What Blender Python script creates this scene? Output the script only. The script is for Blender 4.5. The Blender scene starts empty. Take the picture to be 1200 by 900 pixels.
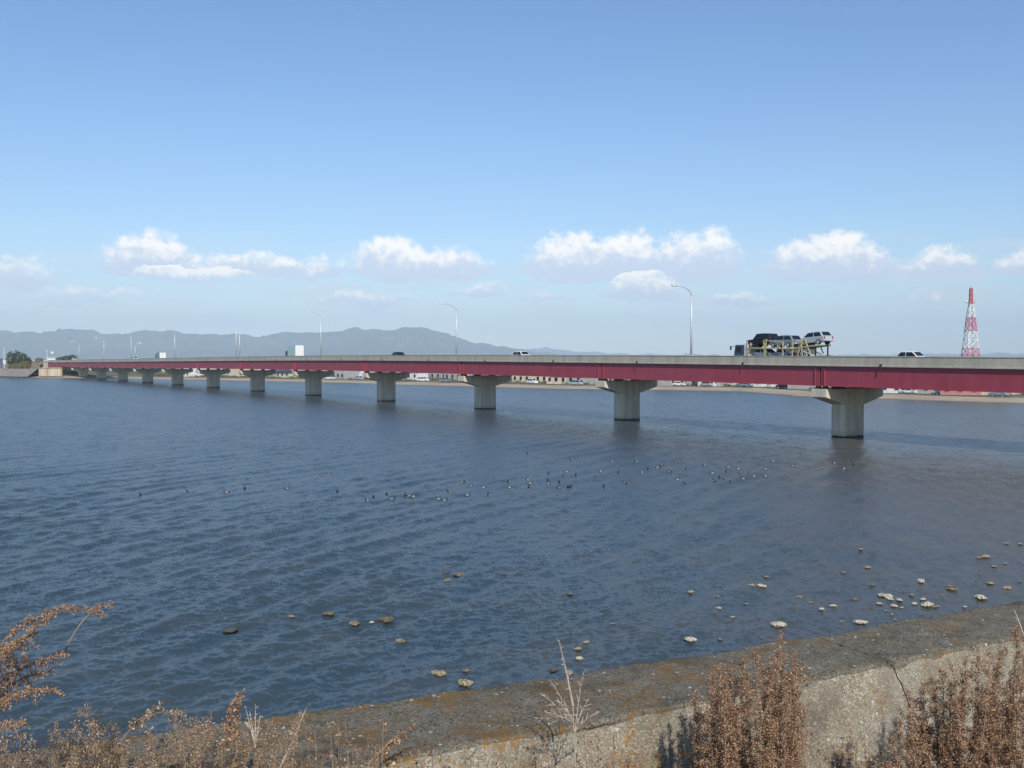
import bpy, math, random
import numpy as np
from mathutils import Vector, Matrix, noise as mnoise

random.seed(7)
RNG = np.random.default_rng(7)
S = bpy.context.scene
COL = S.collection
R = math.radians

# ------------------------------------------------------------------ camera
EYE = 9.0
PITCH = 1.43
cam_d = bpy.data.cameras.new('camera')
cam = bpy.data.objects.new('camera', cam_d)
COL.objects.link(cam)
cam_d.sensor_width = 36.0
cam_d.lens = 36.0
cam_d.clip_start = 0.05
cam_d.clip_end = 60000
cam.location = (0, 0, EYE)
cam.rotation_euler = (R(90 - PITCH), 0, 0)
S.camera = cam

# ------------------------------------------------------------------ light
SUN_EL = 38.0
SUN_H = Vector((0.18, -0.984, 0)).normalized()
sun_d = bpy.data.lights.new('sun', 'SUN')
sun_d.energy = 3.6
sun_d.angle = R(0.5)
sun_d.color = (1.0, 0.94, 0.84)
sun = bpy.data.objects.new('sun', sun_d)
COL.objects.link(sun)
sv = Vector((SUN_H.x * math.cos(R(SUN_EL)), SUN_H.y * math.cos(R(SUN_EL)), math.sin(R(SUN_EL))))
sun.rotation_euler = sv.to_track_quat('Z', 'Y').to_euler()
S.view_settings.view_transform = 'Standard'
S.view_settings.look = 'None'
S.view_settings.gamma = 1.0
S.view_settings.use_curve_mapping = False
S.view_settings.exposure = 0.35
try:
    S.cycles.use_denoising = True
    S.cycles.max_bounces = 6
    S.cycles.transparent_max_bounces = 8
    S.cycles.caustics_reflective = False
    S.cycles.caustics_refractive = False
except Exception:
    pass

# ------------------------------------------------------------------ node helpers
class NT:
    def __init__(self, tree):
        self.t = tree
    def n(self, kind, **kw):
        nd = self.t.nodes.new(kind)
        for k, v in kw.items():
            setattr(nd, k, v)
        return nd
    def l(self, a, b):
        self.t.links.new(a, b)
    def set(self, sock, v):
        if hasattr(v, 'is_output') or isinstance(v, bpy.types.NodeSocket):
            self.l(v, sock)
        else:
            sock.default_value = v
    def m(self, op, a, b=None, c=None, clamp=False):
        nd = self.n('ShaderNodeMath', operation=op)
        nd.use_clamp = clamp
        self.set(nd.inputs[0], a)
        if b is not None: self.set(nd.inputs[1], b)
        if c is not None: self.set(nd.inputs[2], c)
        return nd.outputs[0]
    def vm(self, op, a, b=None, out=0):
        nd = self.n('ShaderNodeVectorMath', operation=op)
        self.set(nd.inputs[0], a)
        if b is not None:
            if op == 'SCALE': self.set(nd.inputs['Scale'], b)
            else: self.set(nd.inputs[1], b)
        return nd.outputs[out]
    def ss(self, v, a, b):
        nd = self.n('ShaderNodeMapRange', interpolation_type='SMOOTHSTEP')
        self.set(nd.inputs['Value'], v)
        nd.inputs['From Min'].default_value = a
        nd.inputs['From Max'].default_value = b
        return nd.outputs[0]
    def noise(self, vec, scale, detail=4, rough=.55, out='Fac', dist=0):
        nd = self.n('ShaderNodeTexNoise')
        if vec is not None: self.l(vec, nd.inputs['Vector'])
        nd.inputs['Scale'].default_value = scale
        nd.inputs['Detail'].default_value = detail
        nd.inputs['Roughness'].default_value = rough
        nd.inputs['Distortion'].default_value = dist
        return nd.outputs[out]
    def mix(self, f, a, b, bt='MIX'):
        nd = self.n('ShaderNodeMix', data_type='RGBA', blend_type=bt)
        self.set(nd.inputs[0], f)
        for s, v in ((nd.inputs[6], a), (nd.inputs[7], b)):
            if isinstance(v, tuple) and len(v) == 3: v = (*v, 1)
            self.set(s, v)
        return nd.outputs[2]

def new_mat(name):
    m = bpy.data.materials.new(name)
    m.use_nodes = True
    t = m.node_tree
    b = t.nodes['Principled BSDF']
    return m, NT(t), b

def basic(name, col, rough=.6, var=.15, scale=3.0, metal=0.0, spec=.4, bump=0, coat=0):
    """solid surface whose colour varies a little with an object-space noise"""
    m, T, b = new_mat(name)
    tc = T.n('ShaderNodeTexCoord').outputs['Object']
    f = T.noise(tc, scale, 5)
    d = tuple(c * (1 - var) for c in col)
    u = tuple(min(1, c * (1 + var)) for c in col)
    T.l(T.mix(T.ss(f, .3, .7), d, u), b.inputs['Base Color'])
    b.inputs['Roughness'].default_value = rough
    b.inputs['Metallic'].default_value = metal
    b.inputs['Specular IOR Level'].default_value = spec
    if coat: b.inputs['Coat Weight'].default_value = coat
    if bump:
        bn = T.n('ShaderNodeBump')
        bn.inputs['Strength'].default_value = bump
        bn.inputs['Distance'].default_value = .02
        T.l(T.noise(tc, scale * 6, 4), bn.inputs['Height'])
        T.l(bn.outputs[0], b.inputs['Normal'])
    return m

# ------------------------------------------------------------------ world: Nishita sky with cumulus along the horizon
W = bpy.data.worlds.new('World')
S.world = W
W.use_nodes = True
T = NT(W.node_tree)
bg = W.node_tree.nodes['Background']
bg.inputs['Strength'].default_value = 0.110
sky = T.n('ShaderNodeTexSky', sky_type='NISHITA')
sky.sun_disc = False
sky.sun_elevation = R(SUN_EL)
sky.sun_rotation = math.atan2(SUN_H.x, SUN_H.y)
sky.altitude = 0
sky.air_density = 1.0
sky.dust_density = 0.25
sky.ozone_density = 4.0
gen = T.n('ShaderNodeTexCoord').outputs['Generated']
sep = T.n('ShaderNodeSeparateXYZ')
T.l(gen, sep.inputs[0])
az = T.m('ARCTAN2', sep.outputs[0], sep.outputs[1])
el = T.m('ARCSINE', sep.outputs[2])
# cloud field in direction space: (azimuth, elevation*2)
cv = T.n('ShaderNodeCombineXYZ')
T.l(az, cv.inputs[0]); T.l(T.m('MULTIPLY', el, 1.15), cv.inputs[1])
wn = T.noise(cv.outputs[0], 26, 6, .6, out='Color')
wv = T.vm('SUBTRACT', wn, (.5, .5, .5))
ws = T.n('ShaderNodeSeparateXYZ'); T.l(wv, ws.inputs[0])
azw = T.m('ADD', az, T.m('MULTIPLY', ws.outputs[0], .040))
elw = T.m('ADD', el, T.m('MULTIPLY', ws.outputs[1], .030))
CL = [  # px, py (base-centre), half width px, height up px, weight
    (178, 316, 56, 30, 1.0), (300, 320, 72, 18, .8), (380, 318, 36, 16, .6), (462, 318, 46, 30, 1.05), (515, 320, 58, 24, 1.0),
    (668, 318, 46, 34, 1.05), (728, 318, 48, 36, 1.1), (815, 316, 48, 34, .85), (950, 320, 46, 30, 1.0), (990, 320, 46, 34, 1.1),
    (1098, 320, 44, 22, .85), (1190, 314, 34, 17, .75), (755, 348, 44, 18, .85), (862, 355, 34, 11, .7), (430, 356, 60, 12, .55),
    (560, 345, 34, 10, .5), (640, 350, 34, 8, .4), (15, 330, 60, 20, .5), (100, 352, 80, 10, .35), (1097, 355, 26, 8, .4),
    (230, 330, 60, 12, .35), (-90, 330, 60, 24, .8), (1310, 318, 60, 26, .9), (-260, 322, 90, 30, .9), (1460, 330, 80, 22, .8)]
best = None
hs = None
for (px, py, hw, hh, wt) in CL:
    a0 = math.atan((px - 600) / 1200)
    e0 = math.atan((420 - py) / 1200 * math.cos(a0))
    k = math.cos(a0) ** 2
    da = T.m('MULTIPLY', T.m('SUBTRACT', azw, a0), 1200 / (hw * 1.3 * k))
    dz = T.m('SUBTRACT', elw, e0)
    up = T.m('MULTIPLY', T.m('MAXIMUM', dz, 0), 1200 / (hh * 1.5))
    dn = T.m('MULTIPLY', T.m('MINIMUM', dz, 0), 1200 / (hh * .42))
    r2 = T.m('ADD', T.m('MULTIPLY', da, da), T.m('ADD', T.m('MULTIPLY', up, up), T.m('MULTIPLY', dn, dn)))
    v = T.m('MULTIPLY', T.m('SUBTRACT', 1.0, r2), wt)
    best = v if best is None else T.m('MAXIMUM', best, v)
    h1 = T.m('MULTIPLY', T.m('MAXIMUM', v, 0), T.m('SUBTRACT', up, dn))
    h2 = T.m('SUBTRACT', T.m('MULTIPLY', up, T.m('GREATER_THAN', v, 0)), 0)
    hs = h2 if hs is None else T.m('MAXIMUM', hs, h2)
fine = T.noise(cv.outputs[0], 90, 6, .65)
dens = T.m('ADD', best, T.m('MULTIPLY', T.m('SUBTRACT', fine, .5), 1.35))
alpha = T.m('MULTIPLY', T.ss(dens, .02, .62), .92)
# thin milky veil of far stratus low in the sky
veil_n = T.noise(T.vm('MULTIPLY', cv.outputs[0], (3, 16, 1)), 3, 5, .55)
veil = T.m('MULTIPLY', T.ss(veil_n, .40, .75), T.m('MULTIPLY', T.ss(el, .0, .05), T.m('SUBTRACT', 1.0, T.ss(el, .07, .13))))
shade = T.ss(T.m('ADD', hs, T.m('MULTIPLY', T.m('SUBTRACT', fine, .5), 1.3)), .12, .70)
ccol = T.mix(shade, (5.6, 6.2, 7.4), (10.9, 10.1, 9.1))
hsv = T.n('ShaderNodeHueSaturation'); T.l(sky.outputs[0], hsv.inputs['Color'])
hsv.inputs['Saturation'].default_value = 1.13; hsv.inputs['Hue'].default_value = .503
c1 = T.mix(T.m('MULTIPLY', veil, .75), hsv.outputs[0], (6.4, 6.6, 7.2))
c2 = T.mix(alpha, c1, ccol)
T.l(c2, bg.inputs['Color'])

# ------------------------------------------------------------------ mesh helpers
def tag(o, label=None, cat=None, group=None, kind=None):
    if label: o['label'] = label
    if cat: o['category'] = cat
    if group: o['group'] = group
    if kind: o['kind'] = kind
    return o

class MB:
    def __init__(self):
        self.v = []; self.f = []; self.mi = []
    def add(self, vs, fs, mi=0):
        o = len(self.v)
        self.v.extend([tuple(p) for p in vs])
        for f in fs:
            self.f.append(tuple(i + o for i in f)); self.mi.append(mi)
    def box(self, c, s, mi=0, rz=0, taper=(1, 1)):
        x, y, z = (k / 2 for k in s)
        vs = []
        for dz, tx, ty in ((-z, 1, 1), (z, taper[0], taper[1])):
            for dx, dy in ((-x * tx, -y * ty), (x * tx, -y * ty), (x * tx, y * ty), (-x * tx, y * ty)):
                ca, sa = math.cos(rz), math.sin(rz)
                vs.append((c[0] + dx * ca - dy * sa, c[1] + dx * sa + dy * ca, c[2] + dz))
        self.add(vs, [(3, 2, 1, 0), (4, 5, 6, 7), (0, 1, 5, 4), (1, 2, 6, 5), (2, 3, 7, 6), (3, 0, 4, 7)], mi)
    def tube(self, pts, rads, n=6, mi=0, cap=True):
        pts = [Vector(p) for p in pts]
        if not hasattr(rads, '__len__'): rads = [rads] * len(pts)
        rings = []
        for i, p in enumerate(pts):
            t = (pts[min(i + 1, len(pts) - 1)] - pts[max(i - 1, 0)]).normalized()
            u = t.cross(Vector((0, 0, 1)))
            if u.length < .05: u = t.cross(Vector((1, 0, 0)))
            u.normalize(); w = t.cross(u)
            rings.append([p + (u * math.cos(2 * math.pi * k / n) + w * math.sin(2 * math.pi * k / n)) * rads[i] for k in range(n)])
        vs = [q for r in rings for q in r]
        fs = []
        for i in range(len(pts) - 1):
            for k in range(n):
                a, b = i * n + k, i * n + (k + 1) % n
                fs.append((a, b, b + n, a + n))
        if cap:
            fs.append(tuple(range(n))[::-1]); fs.append(tuple((len(pts) - 1) * n + k for k in range(n)))
        self.add(vs, fs, mi)
    def beam(self, a, b, w, h=None, mi=0):
        h = h or w
        a, b = Vector(a), Vector(b)
        t = (b - a).normalized()
        u = t.cross(Vector((0, 0, 1)))
        if u.length < .05: u = t.cross(Vector((1, 0, 0)))
        u.normalize(); q = u.cross(t)
        vs = []
        for p in (a, b):
            for s1, s2 in ((-1, -1), (1, -1), (1, 1), (-1, 1)):
                vs.append(p + u * (w / 2 * s1) + q * (h / 2 * s2))
        self.add(vs, [(3, 2, 1, 0), (4, 5, 6, 7), (0, 1, 5, 4), (1, 2, 6, 5), (2, 3, 7, 6), (3, 0, 4, 7)], mi)
    def sweep(self, path, section, closed=True, mi=0, caps=True):
        """path: list of (origin, side vector); section: list of (side, z)"""
        n = len(section); vs = []
        for (o, sd) in path:
            o = Vector(o); sd = Vector(sd)
            for (a, z) in section: vs.append(o + sd * a + Vector((0, 0, z)))
        fs = []
        for i in range(len(path) - 1):
            for k in range(n if closed else n - 1):
                a, b = i * n + k, i * n + (k + 1) % n
                fs.append((a, b, b + n, a + n))
        if caps and closed:
            fs.append(tuple(range(n))[::-1]); fs.append(tuple((len(path) - 1) * n + k for k in range(n)))
        self.add(vs, fs, mi)
    def build(self, name, mats, parent=None, smooth=False, bevel=0):
        me = bpy.data.meshes.new(name)
        me.from_pydata(self.v, [], self.f)
        if not isinstance(mats, (list, tuple)): mats = [mats]
        for m in mats: me.materials.append(m)
        if len(mats) > 1: me.polygons.foreach_set('material_index', self.mi)
        if smooth: me.polygons.foreach_set('use_smooth', [True] * len(me.polygons))
        me.update()
        import bmesh
        bm = bmesh.new(); bm.from_mesh(me)
        bmesh.ops.recalc_face_normals(bm, faces=bm.faces)
        bm.to_mesh(me); bm.free()
        o = bpy.data.objects.new(name, me)
        COL.objects.link(o)
        if parent: o.parent = parent
        if bevel:
            md = o.modifiers.new('edge', 'BEVEL'); md.width = bevel; md.segments = 2; md.limit_method = 'ANGLE'
        return o

def raw_mesh(name, v, quads, mats, mi=None, parent=None, smooth=False):
    """numpy verts / faces (all quads or all tris)"""
    me = bpy.data.meshes.new(name)
    v = np.asarray(v, np.float32); quads = np.asarray(quads, np.int32)
    k = quads.shape[1]
    me.vertices.add(len(v)); me.vertices.foreach_set('co', v.ravel())
    me.loops.add(quads.size); me.loops.foreach_set('vertex_index', quads.ravel())
    me.polygons.add(len(quads))
    me.polygons.foreach_set('loop_start', np.arange(0, quads.size, k, dtype=np.int32))
    me.polygons.foreach_set('loop_total', np.full(len(quads), k, np.int32))
    if not isinstance(mats, (list, tuple)): mats = [mats]
    for m in mats: me.materials.append(m)
    if mi is not None: me.polygons.foreach_set('material_index', np.asarray(mi, np.int32))
    if smooth: me.polygons.foreach_set('use_smooth', np.ones(len(quads), bool))
    me.update(); me.validate()
    o = bpy.data.objects.new(name, me)
    COL.objects.link(o)
    if parent: o.parent = parent
    return o

def empty(name, loc=(0, 0, 0), rz=0, label=None, cat=None, group=None):
    o = bpy.data.objects.new(name, None)
    COL.objects.link(o)
    o.location = loc; o.rotation_euler = (0, 0, rz)
    return tag(o, label, cat, group)

def copy_tree(o, parent=None):
    c = o.copy(); COL.objects.link(c)
    if parent: c.parent = parent
    for ch in list(KIDS.get(o.name, [])) or [x for x in o.children]:
        copy_tree(ch, c)
    return c
KIDS = {}

def hidden_curve(pts):
    xs = np.array([p[0] for p in pts]); ys = np.array([p[1] for p in pts])
    d = np.gradient(ys, xs)
    def f(x):
        i = int(np.clip(np.searchsorted(xs, x) - 1, 0, len(xs) - 2))
        h = xs[i + 1] - xs[i]; t = (x - xs[i]) / h
        h00 = 2 * t**3 - 3 * t**2 + 1; h10 = t**3 - 2 * t**2 + t; h01 = -2 * t**3 + 3 * t**2; h11 = t**3 - t**2
        return float(h00 * ys[i] + h10 * h * d[i] + h01 * ys[i + 1] + h11 * h * d[i + 1])
    return f

# where a ray through the photograph's point (x, y) meets the level z
def on_level(x, y, z=0.0):
    d = 1200 * (EYE - z) / (y - 420)
    return Vector(((x - 600) / 1200 * d, d, z))

# ------------------------------------------------------------------ bridge frame
P0 = Vector((38.4, 117.0, 0))
A = Vector((-0.5524, 0.8336, 0)).normalized()
N = Vector((-A.y, A.x, 0))
BRZ = math.atan2(A.y, A.x)
SPAN = 39.1
topz = hidden_curve([(-170, 8.2), (-100, 8.72), (-23, 9.12), (0, 9.27), (52, 9.52), (120, 9.68), (190, 9.5), (262, 9.17), (446, 8.27), (520, 7.95), (640, 7.6), (800, 7.5)])
def bridge_at(x, noff):
    """(s, distance) where the view direction of photo column x meets the bridge line with side offset noff"""
    ray = Vector(((x - 600) / 1200, 1, 0))
    t = (noff + N.dot(P0)) / N.dot(ray)
    p = ray * t
    return A.dot(p - P0), t
def bpt(s, n, z): return P0 + A * s + N * n + Vector((0, 0, z))

# ================================================================== MATERIALS
def water_mat():
    m, T, b = new_mat('estuary_water')
    geo = T.n('ShaderNodeNewGeometry')
    pos = geo.outputs['Position']
    acc = None
    rot = T.n('ShaderNodeMapping'); T.l(pos, rot.inputs[0]); rot.inputs['Rotation'].default_value = (0, 0, R(25)); rot.inputs['Scale'].default_value = (1.0, .55, 1)
    for sc, amp, dt in ((.55, .26, 2), (2.1, .42, 3), (9.0, .75, 3)):
        c = T.noise(rot.outputs[0], sc, dt, .55, out='Color')
        v = T.vm('SCALE', T.vm('SUBTRACT', c, (.5, .5, .5)), amp)
        acc = v if acc is None else T.vm('ADD', acc, v)
    # gust patches: calmer and rougher areas
    gust = T.noise(T.vm('MULTIPLY', pos, (1, .45, 1)), .05, 5, .62)
    amp = T.n('ShaderNodeMapRange'); T.l(gust, amp.inputs[0])
    amp.inputs['From Min'].default_value = .3; amp.inputs['From Max'].default_value = .7
    amp.inputs['To Min'].default_value = .6; amp.inputs['To Max'].default_value = 1.55
    acc = T.vm('SCALE', acc, amp.outputs[0])
    acc = T.vm('MULTIPLY', acc, (1, 1, 0))
    nn = T.vm('NORMALIZE', T.vm('ADD', geo.outputs['Normal'], acc))
    T.l(nn, b.inputs['Normal'])
    mud = T.noise(pos, .25, 4, .6)
    wc = T.mix(T.ss(mud, .35, .7), (.036, .060, .072), (.052, .068, .072))
    sp = T.n('ShaderNodeSeparateXYZ'); T.l(pos, sp.inputs[0])
    # muddy shallows over the flats that run out from the wall on the right
    off = T.m('SUBTRACT', T.m('ADD', T.m('MULTIPLY', sp.outputs[0], 1.15), T.m('MULTIPLY', T.m('SUBTRACT', mud, .5), 26)), T.m('MULTIPLY', sp.outputs[1], .36))
    wc = T.mix(T.m('MULTIPLY', T.ss(off, -16, 14), .8), wc, (.105, .092, .070))
    T.l(wc, b.inputs['Base Color'])
    b.inputs['Roughness'].default_value = .29
    b.inputs['IOR'].default_value = 1.33
    return m

def concrete(name, base=(.34, .335, .30), dark=(.20, .195, .175), streak=True, wet=None, sc=.6):
    m, T, b = new_mat(name)
    tc = T.n('ShaderNodeTexCoord').outputs['Object']
    st = T.vm('MULTIPLY', tc, (1.0, 1.0, .12)) if streak else tc
    f1 = T.noise(st, sc * 2.5, 6, .62)
    f2 = T.noise(tc, sc * 9, 5, .6)
    f = T.m('ADD', T.m('MULTIPLY', f1, .65), T.m('MULTIPLY', f2, .35))
    c = T.mix(T.ss(f, .36, .62), dark, base)
    if wet is not None:   # tide mark: dark growth below a height, with a ragged edge
        sp = T.n('ShaderNodeSeparateXYZ'); T.l(tc, sp.inputs[0])
        hz = T.m('ADD', sp.outputs[2], T.m('MULTIPLY', T.m('SUBTRACT', T.noise(tc, 2.2, 4), .5), .5))
        c = T.mix(T.m('MULTIPLY', T.m('SUBTRACT', 1, T.ss(hz, wet + .15, wet + .75)), .30), c, (.13, .115, .085))
        c = T.mix(T.m('SUBTRACT', 1, T.ss(hz, wet - .1, wet + .12)), c, (.028, .026, .020))
    T.l(c, b.inputs['Base Color'])
    b.inputs['Roughness'].default_value = .88
    b.inputs['Specular IOR Level'].default_value = .25
    bn = T.n('ShaderNodeBump'); bn.inputs['Strength'].default_value = .35; bn.inputs['Distance'].default_value = .02
    T.l(f2, bn.inputs['Height']); T.l(bn.outputs[0], b.inputs['Normal'])
    return m

def girder_paint():
    m, T, b = new_mat('red_girder_paint')
    tc = T.n('ShaderNodeTexCoord').outputs['Object']
    st = T.vm('MULTIPLY', tc, (1, 1, .15))
    f = T.noise(st, .8, 6, .6)
    g = T.noise(tc, .09, 4, .5)
    c = T.mix(T.ss(f, .35, .7), (.31, .043, .066), (.36, .056, .084))
    c = T.mix(T.m('MULTIPLY', T.ss(g, .4, .7), .3), c, (.33, .075, .105))
    T.l(c, b.inputs['Base Color'])
    b.inputs['Roughness'].default_value = .55
    return m

def sand_mat():
    m, T, b = new_mat('sand')
    pos = T.n('ShaderNodeNewGeometry').outputs['Position']
    c = T.mix(T.ss(T.noise(pos, .12, 6, .6), .35, .65), (.34, .27, .19), (.43, .36, .26))
    c = T.mix(T.ss(T.noise(pos, .7, 5, .6), .58, .72), c, (.22, .17, .11))
    sp = T.n('ShaderNodeSeparateXYZ'); T.l(pos, sp.inputs[0])
    c = T.mix(T.m('SUBTRACT', 1, T.ss(sp.outputs[2], .03, .22)), c, (.17, .125, .08))
    T.l(c, b.inputs['Base Color'])
    b.inputs['Roughness'].default_value = .95
    return m

def land_mat(name, cs, sc=.05):
    m, T, b = new_mat(name)
    pos = T.n('ShaderNodeNewGeometry').outputs['Position']
    c = T.mix(T.ss(T.noise(pos, sc, 6, .65), .38, .62), cs[0], cs[1])
    c = T.mix(T.ss(T.noise(pos, sc * 5, 5, .6), .5, .68), c, cs[2])
    T.l(c, b.inputs['Base Color'])
    b.inputs['Roughness'].default_value = 1.0
    b.inputs['Specular IOR Level'].default_value = .1
    return m

def wall_mats():
    def build(name, lo, hi, speck, lich, cover, gritty, mottle):
        m, T, b = new_mat(name)
        pos = T.n('ShaderNodeNewGeometry').outputs['Position']
        big = T.noise(pos, 2.2, 6, .65)
        mid = T.noise(pos, 11, 6, .7)
        fine = T.noise(pos, 110, 3, .6)
        vor = T.n('ShaderNodeTexVoronoi'); T.l(pos, vor.inputs['Vector']); vor.inputs['Scale'].default_value = 130
        f = T.m('ADD', T.m('MULTIPLY', mid, .5), T.m('MULTIPLY', fine, .5))
        c = T.mix(T.ss(f, .33, .67), lo, hi)
        # exposed aggregate: each stone its own tone
        sc_ = T.n('ShaderNodeSeparateColor'); T.l(vor.outputs['Color'], sc_.inputs[0])
        c = T.mix(T.m('MULTIPLY', T.ss(sc_.outputs[0], .70, .80), gritty), c, speck)
        c = T.mix(T.m('MULTIPLY', T.m('SUBTRACT', 1, T.ss(sc_.outputs[1], .12, .22)), gritty * .8), c, tuple(k * .3 for k in lo))
        # lichen: blotchy colonies
        ln = T.m('ADD', T.m('MULTIPLY', T.noise(pos, 4.2, 6, .75), .52), T.m('MULTIPLY', T.noise(pos, 38, 5, .7), .48))
        sp = T.n('ShaderNodeSeparateXYZ'); T.l(pos, sp.inputs[0])
        drift = T.m('MULTIPLY', T.m('SUBTRACT', 1, T.ss(sp.outputs[0], .2, 2.2)), .032)
        lm = T.ss(T.m('ADD', ln, drift), cover, cover + .05)
        lc = T.mix(T.noise(pos, 40, 3), lich[0], lich[1])
        c = T.mix(T.m('MULTIPLY', lm, .85), c, lc)
        # pale crust
        pn = T.ss(T.noise(T.vm('ADD', pos, (7, 3, 1)), 11, 5, .7), .66, .72)
        c = T.mix(T.m('MULTIPLY', pn, .7), c, (.36, .34, .29))
        c = T.mix(T.m('MULTIPLY', T.ss(T.noise(pos, 5.5, 6, .7), .42, .62), mottle), c, tuple(k * 1.1 for k in lo))
        v2 = T.n('ShaderNodeTexVoronoi'); T.l(pos, v2.inputs['Vector']); v2.inputs['Scale'].default_value = 38
        s2 = T.n('ShaderNodeSeparateColor'); T.l(v2.outputs['Color'], s2.inputs[0])
        chip = T.m('MULTIPLY', T.m('GREATER_THAN', s2.outputs[0], .962), T.m('SUBTRACT', 1, T.ss(T.m('ADD', v2.outputs['Distance'], T.m('MULTIPLY', T.m('SUBTRACT', mid, .5), .5)), .28, .36)))
        c = T.mix(chip, c, (.55, .53, .47))
        run = T.noise(T.vm('MULTIPLY', pos, (7, 7, .7)), 1.0, 5, .6)
        c = T.mix(T.m('MULTIPLY', T.ss(run, .45, .7), .4), c, tuple(k * .8 for k in lo))
        # soot-dark stain
        c = T.mix(T.m('MULTIPLY', T.ss(big, .52, .7), .6), c, tuple(k * .45 for k in lo))
        T.l(c, b.inputs['Base Color'])
        b.inputs['Roughness'].default_value = .95
        b.inputs['Specular IOR Level'].default_value = .2
        bn = T.n('ShaderNodeBump'); bn.inputs['Strength'].default_value = .6; bn.inputs['Distance'].default_value = .012
        T.l(T.m('ADD', f, T.m('MULTIPLY', vor.outputs['Distance'], .5)), bn.inputs['Height']); T.l(bn.outputs[0], b.inputs['Normal'])
        return m
    top = build('weathered_wall_top', (.085, .073, .050), (.26, .225, .165), (.27, .25, .21), ((.27, .14, .025), (.15, .09, .035)), .532, .85, .25)
    face = build('rough_wall_face', (.19, .165, .122), (.42, .375, .29), (.60, .56, .47), ((.36, .17, .028), (.27, .15, .04)), .553, .55, .4)
    return top, face

WATER = water_mat()
CONC_PIER = concrete('pier_concrete', (.72, .64, .49), (.52, .46, .35), wet=.22)
CONC_PARA = concrete('parapet_concrete', (.50, .465, .38), (.38, .355, .29), sc=.5)
CONC_PALE = concrete('pale_abutment_concrete', (.60, .52, .40), (.36, .29, .21), sc=.3)
CONC_DIKE = concrete('grey_revetment_concrete', (.27, .245, .21), (.17, .155, .135), sc=.2)
RED = girder_paint()
SAND = sand_mat()
LAND = land_mat('dry_shore_grass', ((.13, .115, .075), (.20, .17, .11), (.075, .085, .05)))
SOIL = land_mat('dry_grass_soil', ((.11, .085, .055), (.2, .16, .1), (.07, .055, .04)), .8)
SLOPE = land_mat('embankment_scrub', ((.20, .15, .10), (.27, .21, .15), (.12, .10, .06)), .15)
WTOP, WFACE = wall_mats()
ASPHALT = basic('asphalt', (.05, .05, .052), .9, .2, 2)
PAINTW = basic('white_line_paint', (.7, .7, .68), .7, .1, 4)
GALV = basic('galvanised_pole', (.60, .62, .63), .45, .08, 4, metal=.25)
LENS = basic('lamp_lens', (.78, .78, .76), .3, .05)
DARK = basic('dark_rubber', (.02, .02, .022), .8, .2)
GLASS = basic('dark_car_glass', (.012, .016, .022), .12, .1, spec=.35)
BLACKM = basic('black_steel', (.03, .03, .034), .5, .2)
YELLOW = basic('yellow_frame_paint', (.50, .43, .20), .5, .12)
CHROME = basic('wheel_alloy', (.6, .6, .62), .3, .05, metal=.6)
TAILR = basic('red_tail_lens', (.35, .02, .02), .2, .05)
HEADL = basic('clear_head_lens', (.75, .75, .75), .15, .05)
def paint(name, c, coat=.6): return basic(name, c, .35, .05, 1.5, coat=coat)
P_WHITE = paint('white_car_paint', (.78, .78, .77)); P_SILVER = paint('silver_car_paint', (.42, .46, .50)); P_GREYB = paint('blue_grey_car_paint', (.20, .25, .30))
P_BLACK = basic('black_car_paint', (.008, .009, .014), .45, .05, 1.5, spec=.25); P_NAVY = paint('navy_cab_paint', (.03, .05, .13)); P_TEAL = paint('pale_teal_box_paint', (.36, .56, .54))
P_GREEN = paint('dark_green_box_paint', (.07, .17, .13))

# ================================================================== LARGE STRUCTURE
# ------------------------------------------------------------------ water
def water_surface():
    rr = [6.0]
    while rr[-1] < 230:
        d = rr[-1]
        rr.append(d + max(.05, d * d / (EYE * 1200) * .85))
    while rr[-1] < 1500: rr.append(rr[-1] * 1.08)
    rr = np.array(rr)
    az = np.concatenate([np.linspace(-85, -36, 26)[:-1], np.linspace(-36, 36, 900), np.linspace(36, 85, 26)[1:]])
    a = np.radians(az)
    X = rr[:, None] * np.sin(a)[None]; Y = rr[:, None] * np.cos(a)[None]
    Z = np.zeros_like(X)
    step = np.gradient(rr)[:, None]
    lat = rr[:, None] * np.gradient(a)[None]
    res = np.maximum(step * .6, lat)
    rg = np.random.default_rng(3)
    th0 = math.atan2(-.43, .9)
    # calmer lee on the right side by the wall, gusty patches elsewhere
    comps = []
    for i in range(16): comps.append((rg.uniform(1.5, 3.6), th0 + rg.normal(0, .22), .032))
    for i in range(26): comps.append((rg.uniform(.55, 1.3), th0 + rg.normal(0, .5), .036))
    for i in range(26): comps.append((rg.uniform(.24, .55), th0 + rg.normal(-.5, .9), .044))
    lee = 1 - .62 / (1 + np.exp(-(X - .24 * Y - 2) / 5)) * (Y < 110)
    grp = .8 + .35 * np.sin(X * .21 + Y * .09 + 1.3 * np.sin(X * .05)) * np.sin(Y * .13 - X * .06 + 2 * np.sin(Y * .04))
    for lam, th, sl in comps:
        k = 2 * math.pi / lam
        amp = sl / k * 1.15
        fade = np.clip((lam / res - 2.5) / 3, 0, 1)
        ph = rg.uniform(0, 6.28)
        arg = k * (X * math.cos(th) + Y * math.sin(th)) + ph
        Z += amp * fade * (np.cos(arg) + .18 * np.cos(2 * arg)) * lee * grp
    nr, na = X.shape
    idx = np.arange(nr * na).reshape(nr, na)
    q = np.stack([idx[:-1, :-1], idx[:-1, 1:], idx[1:, 1:], idx[1:, :-1]], -1).reshape(-1, 4)[:, ::-1]
    v = np.stack([X, Y, Z], -1).reshape(-1, 3)
    o = raw_mesh('estuary_water', v, q, WATER, smooth=True)
    tag(o, 'wind rippled blue grey estuary water', kind='structure')
water_surface()

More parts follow.
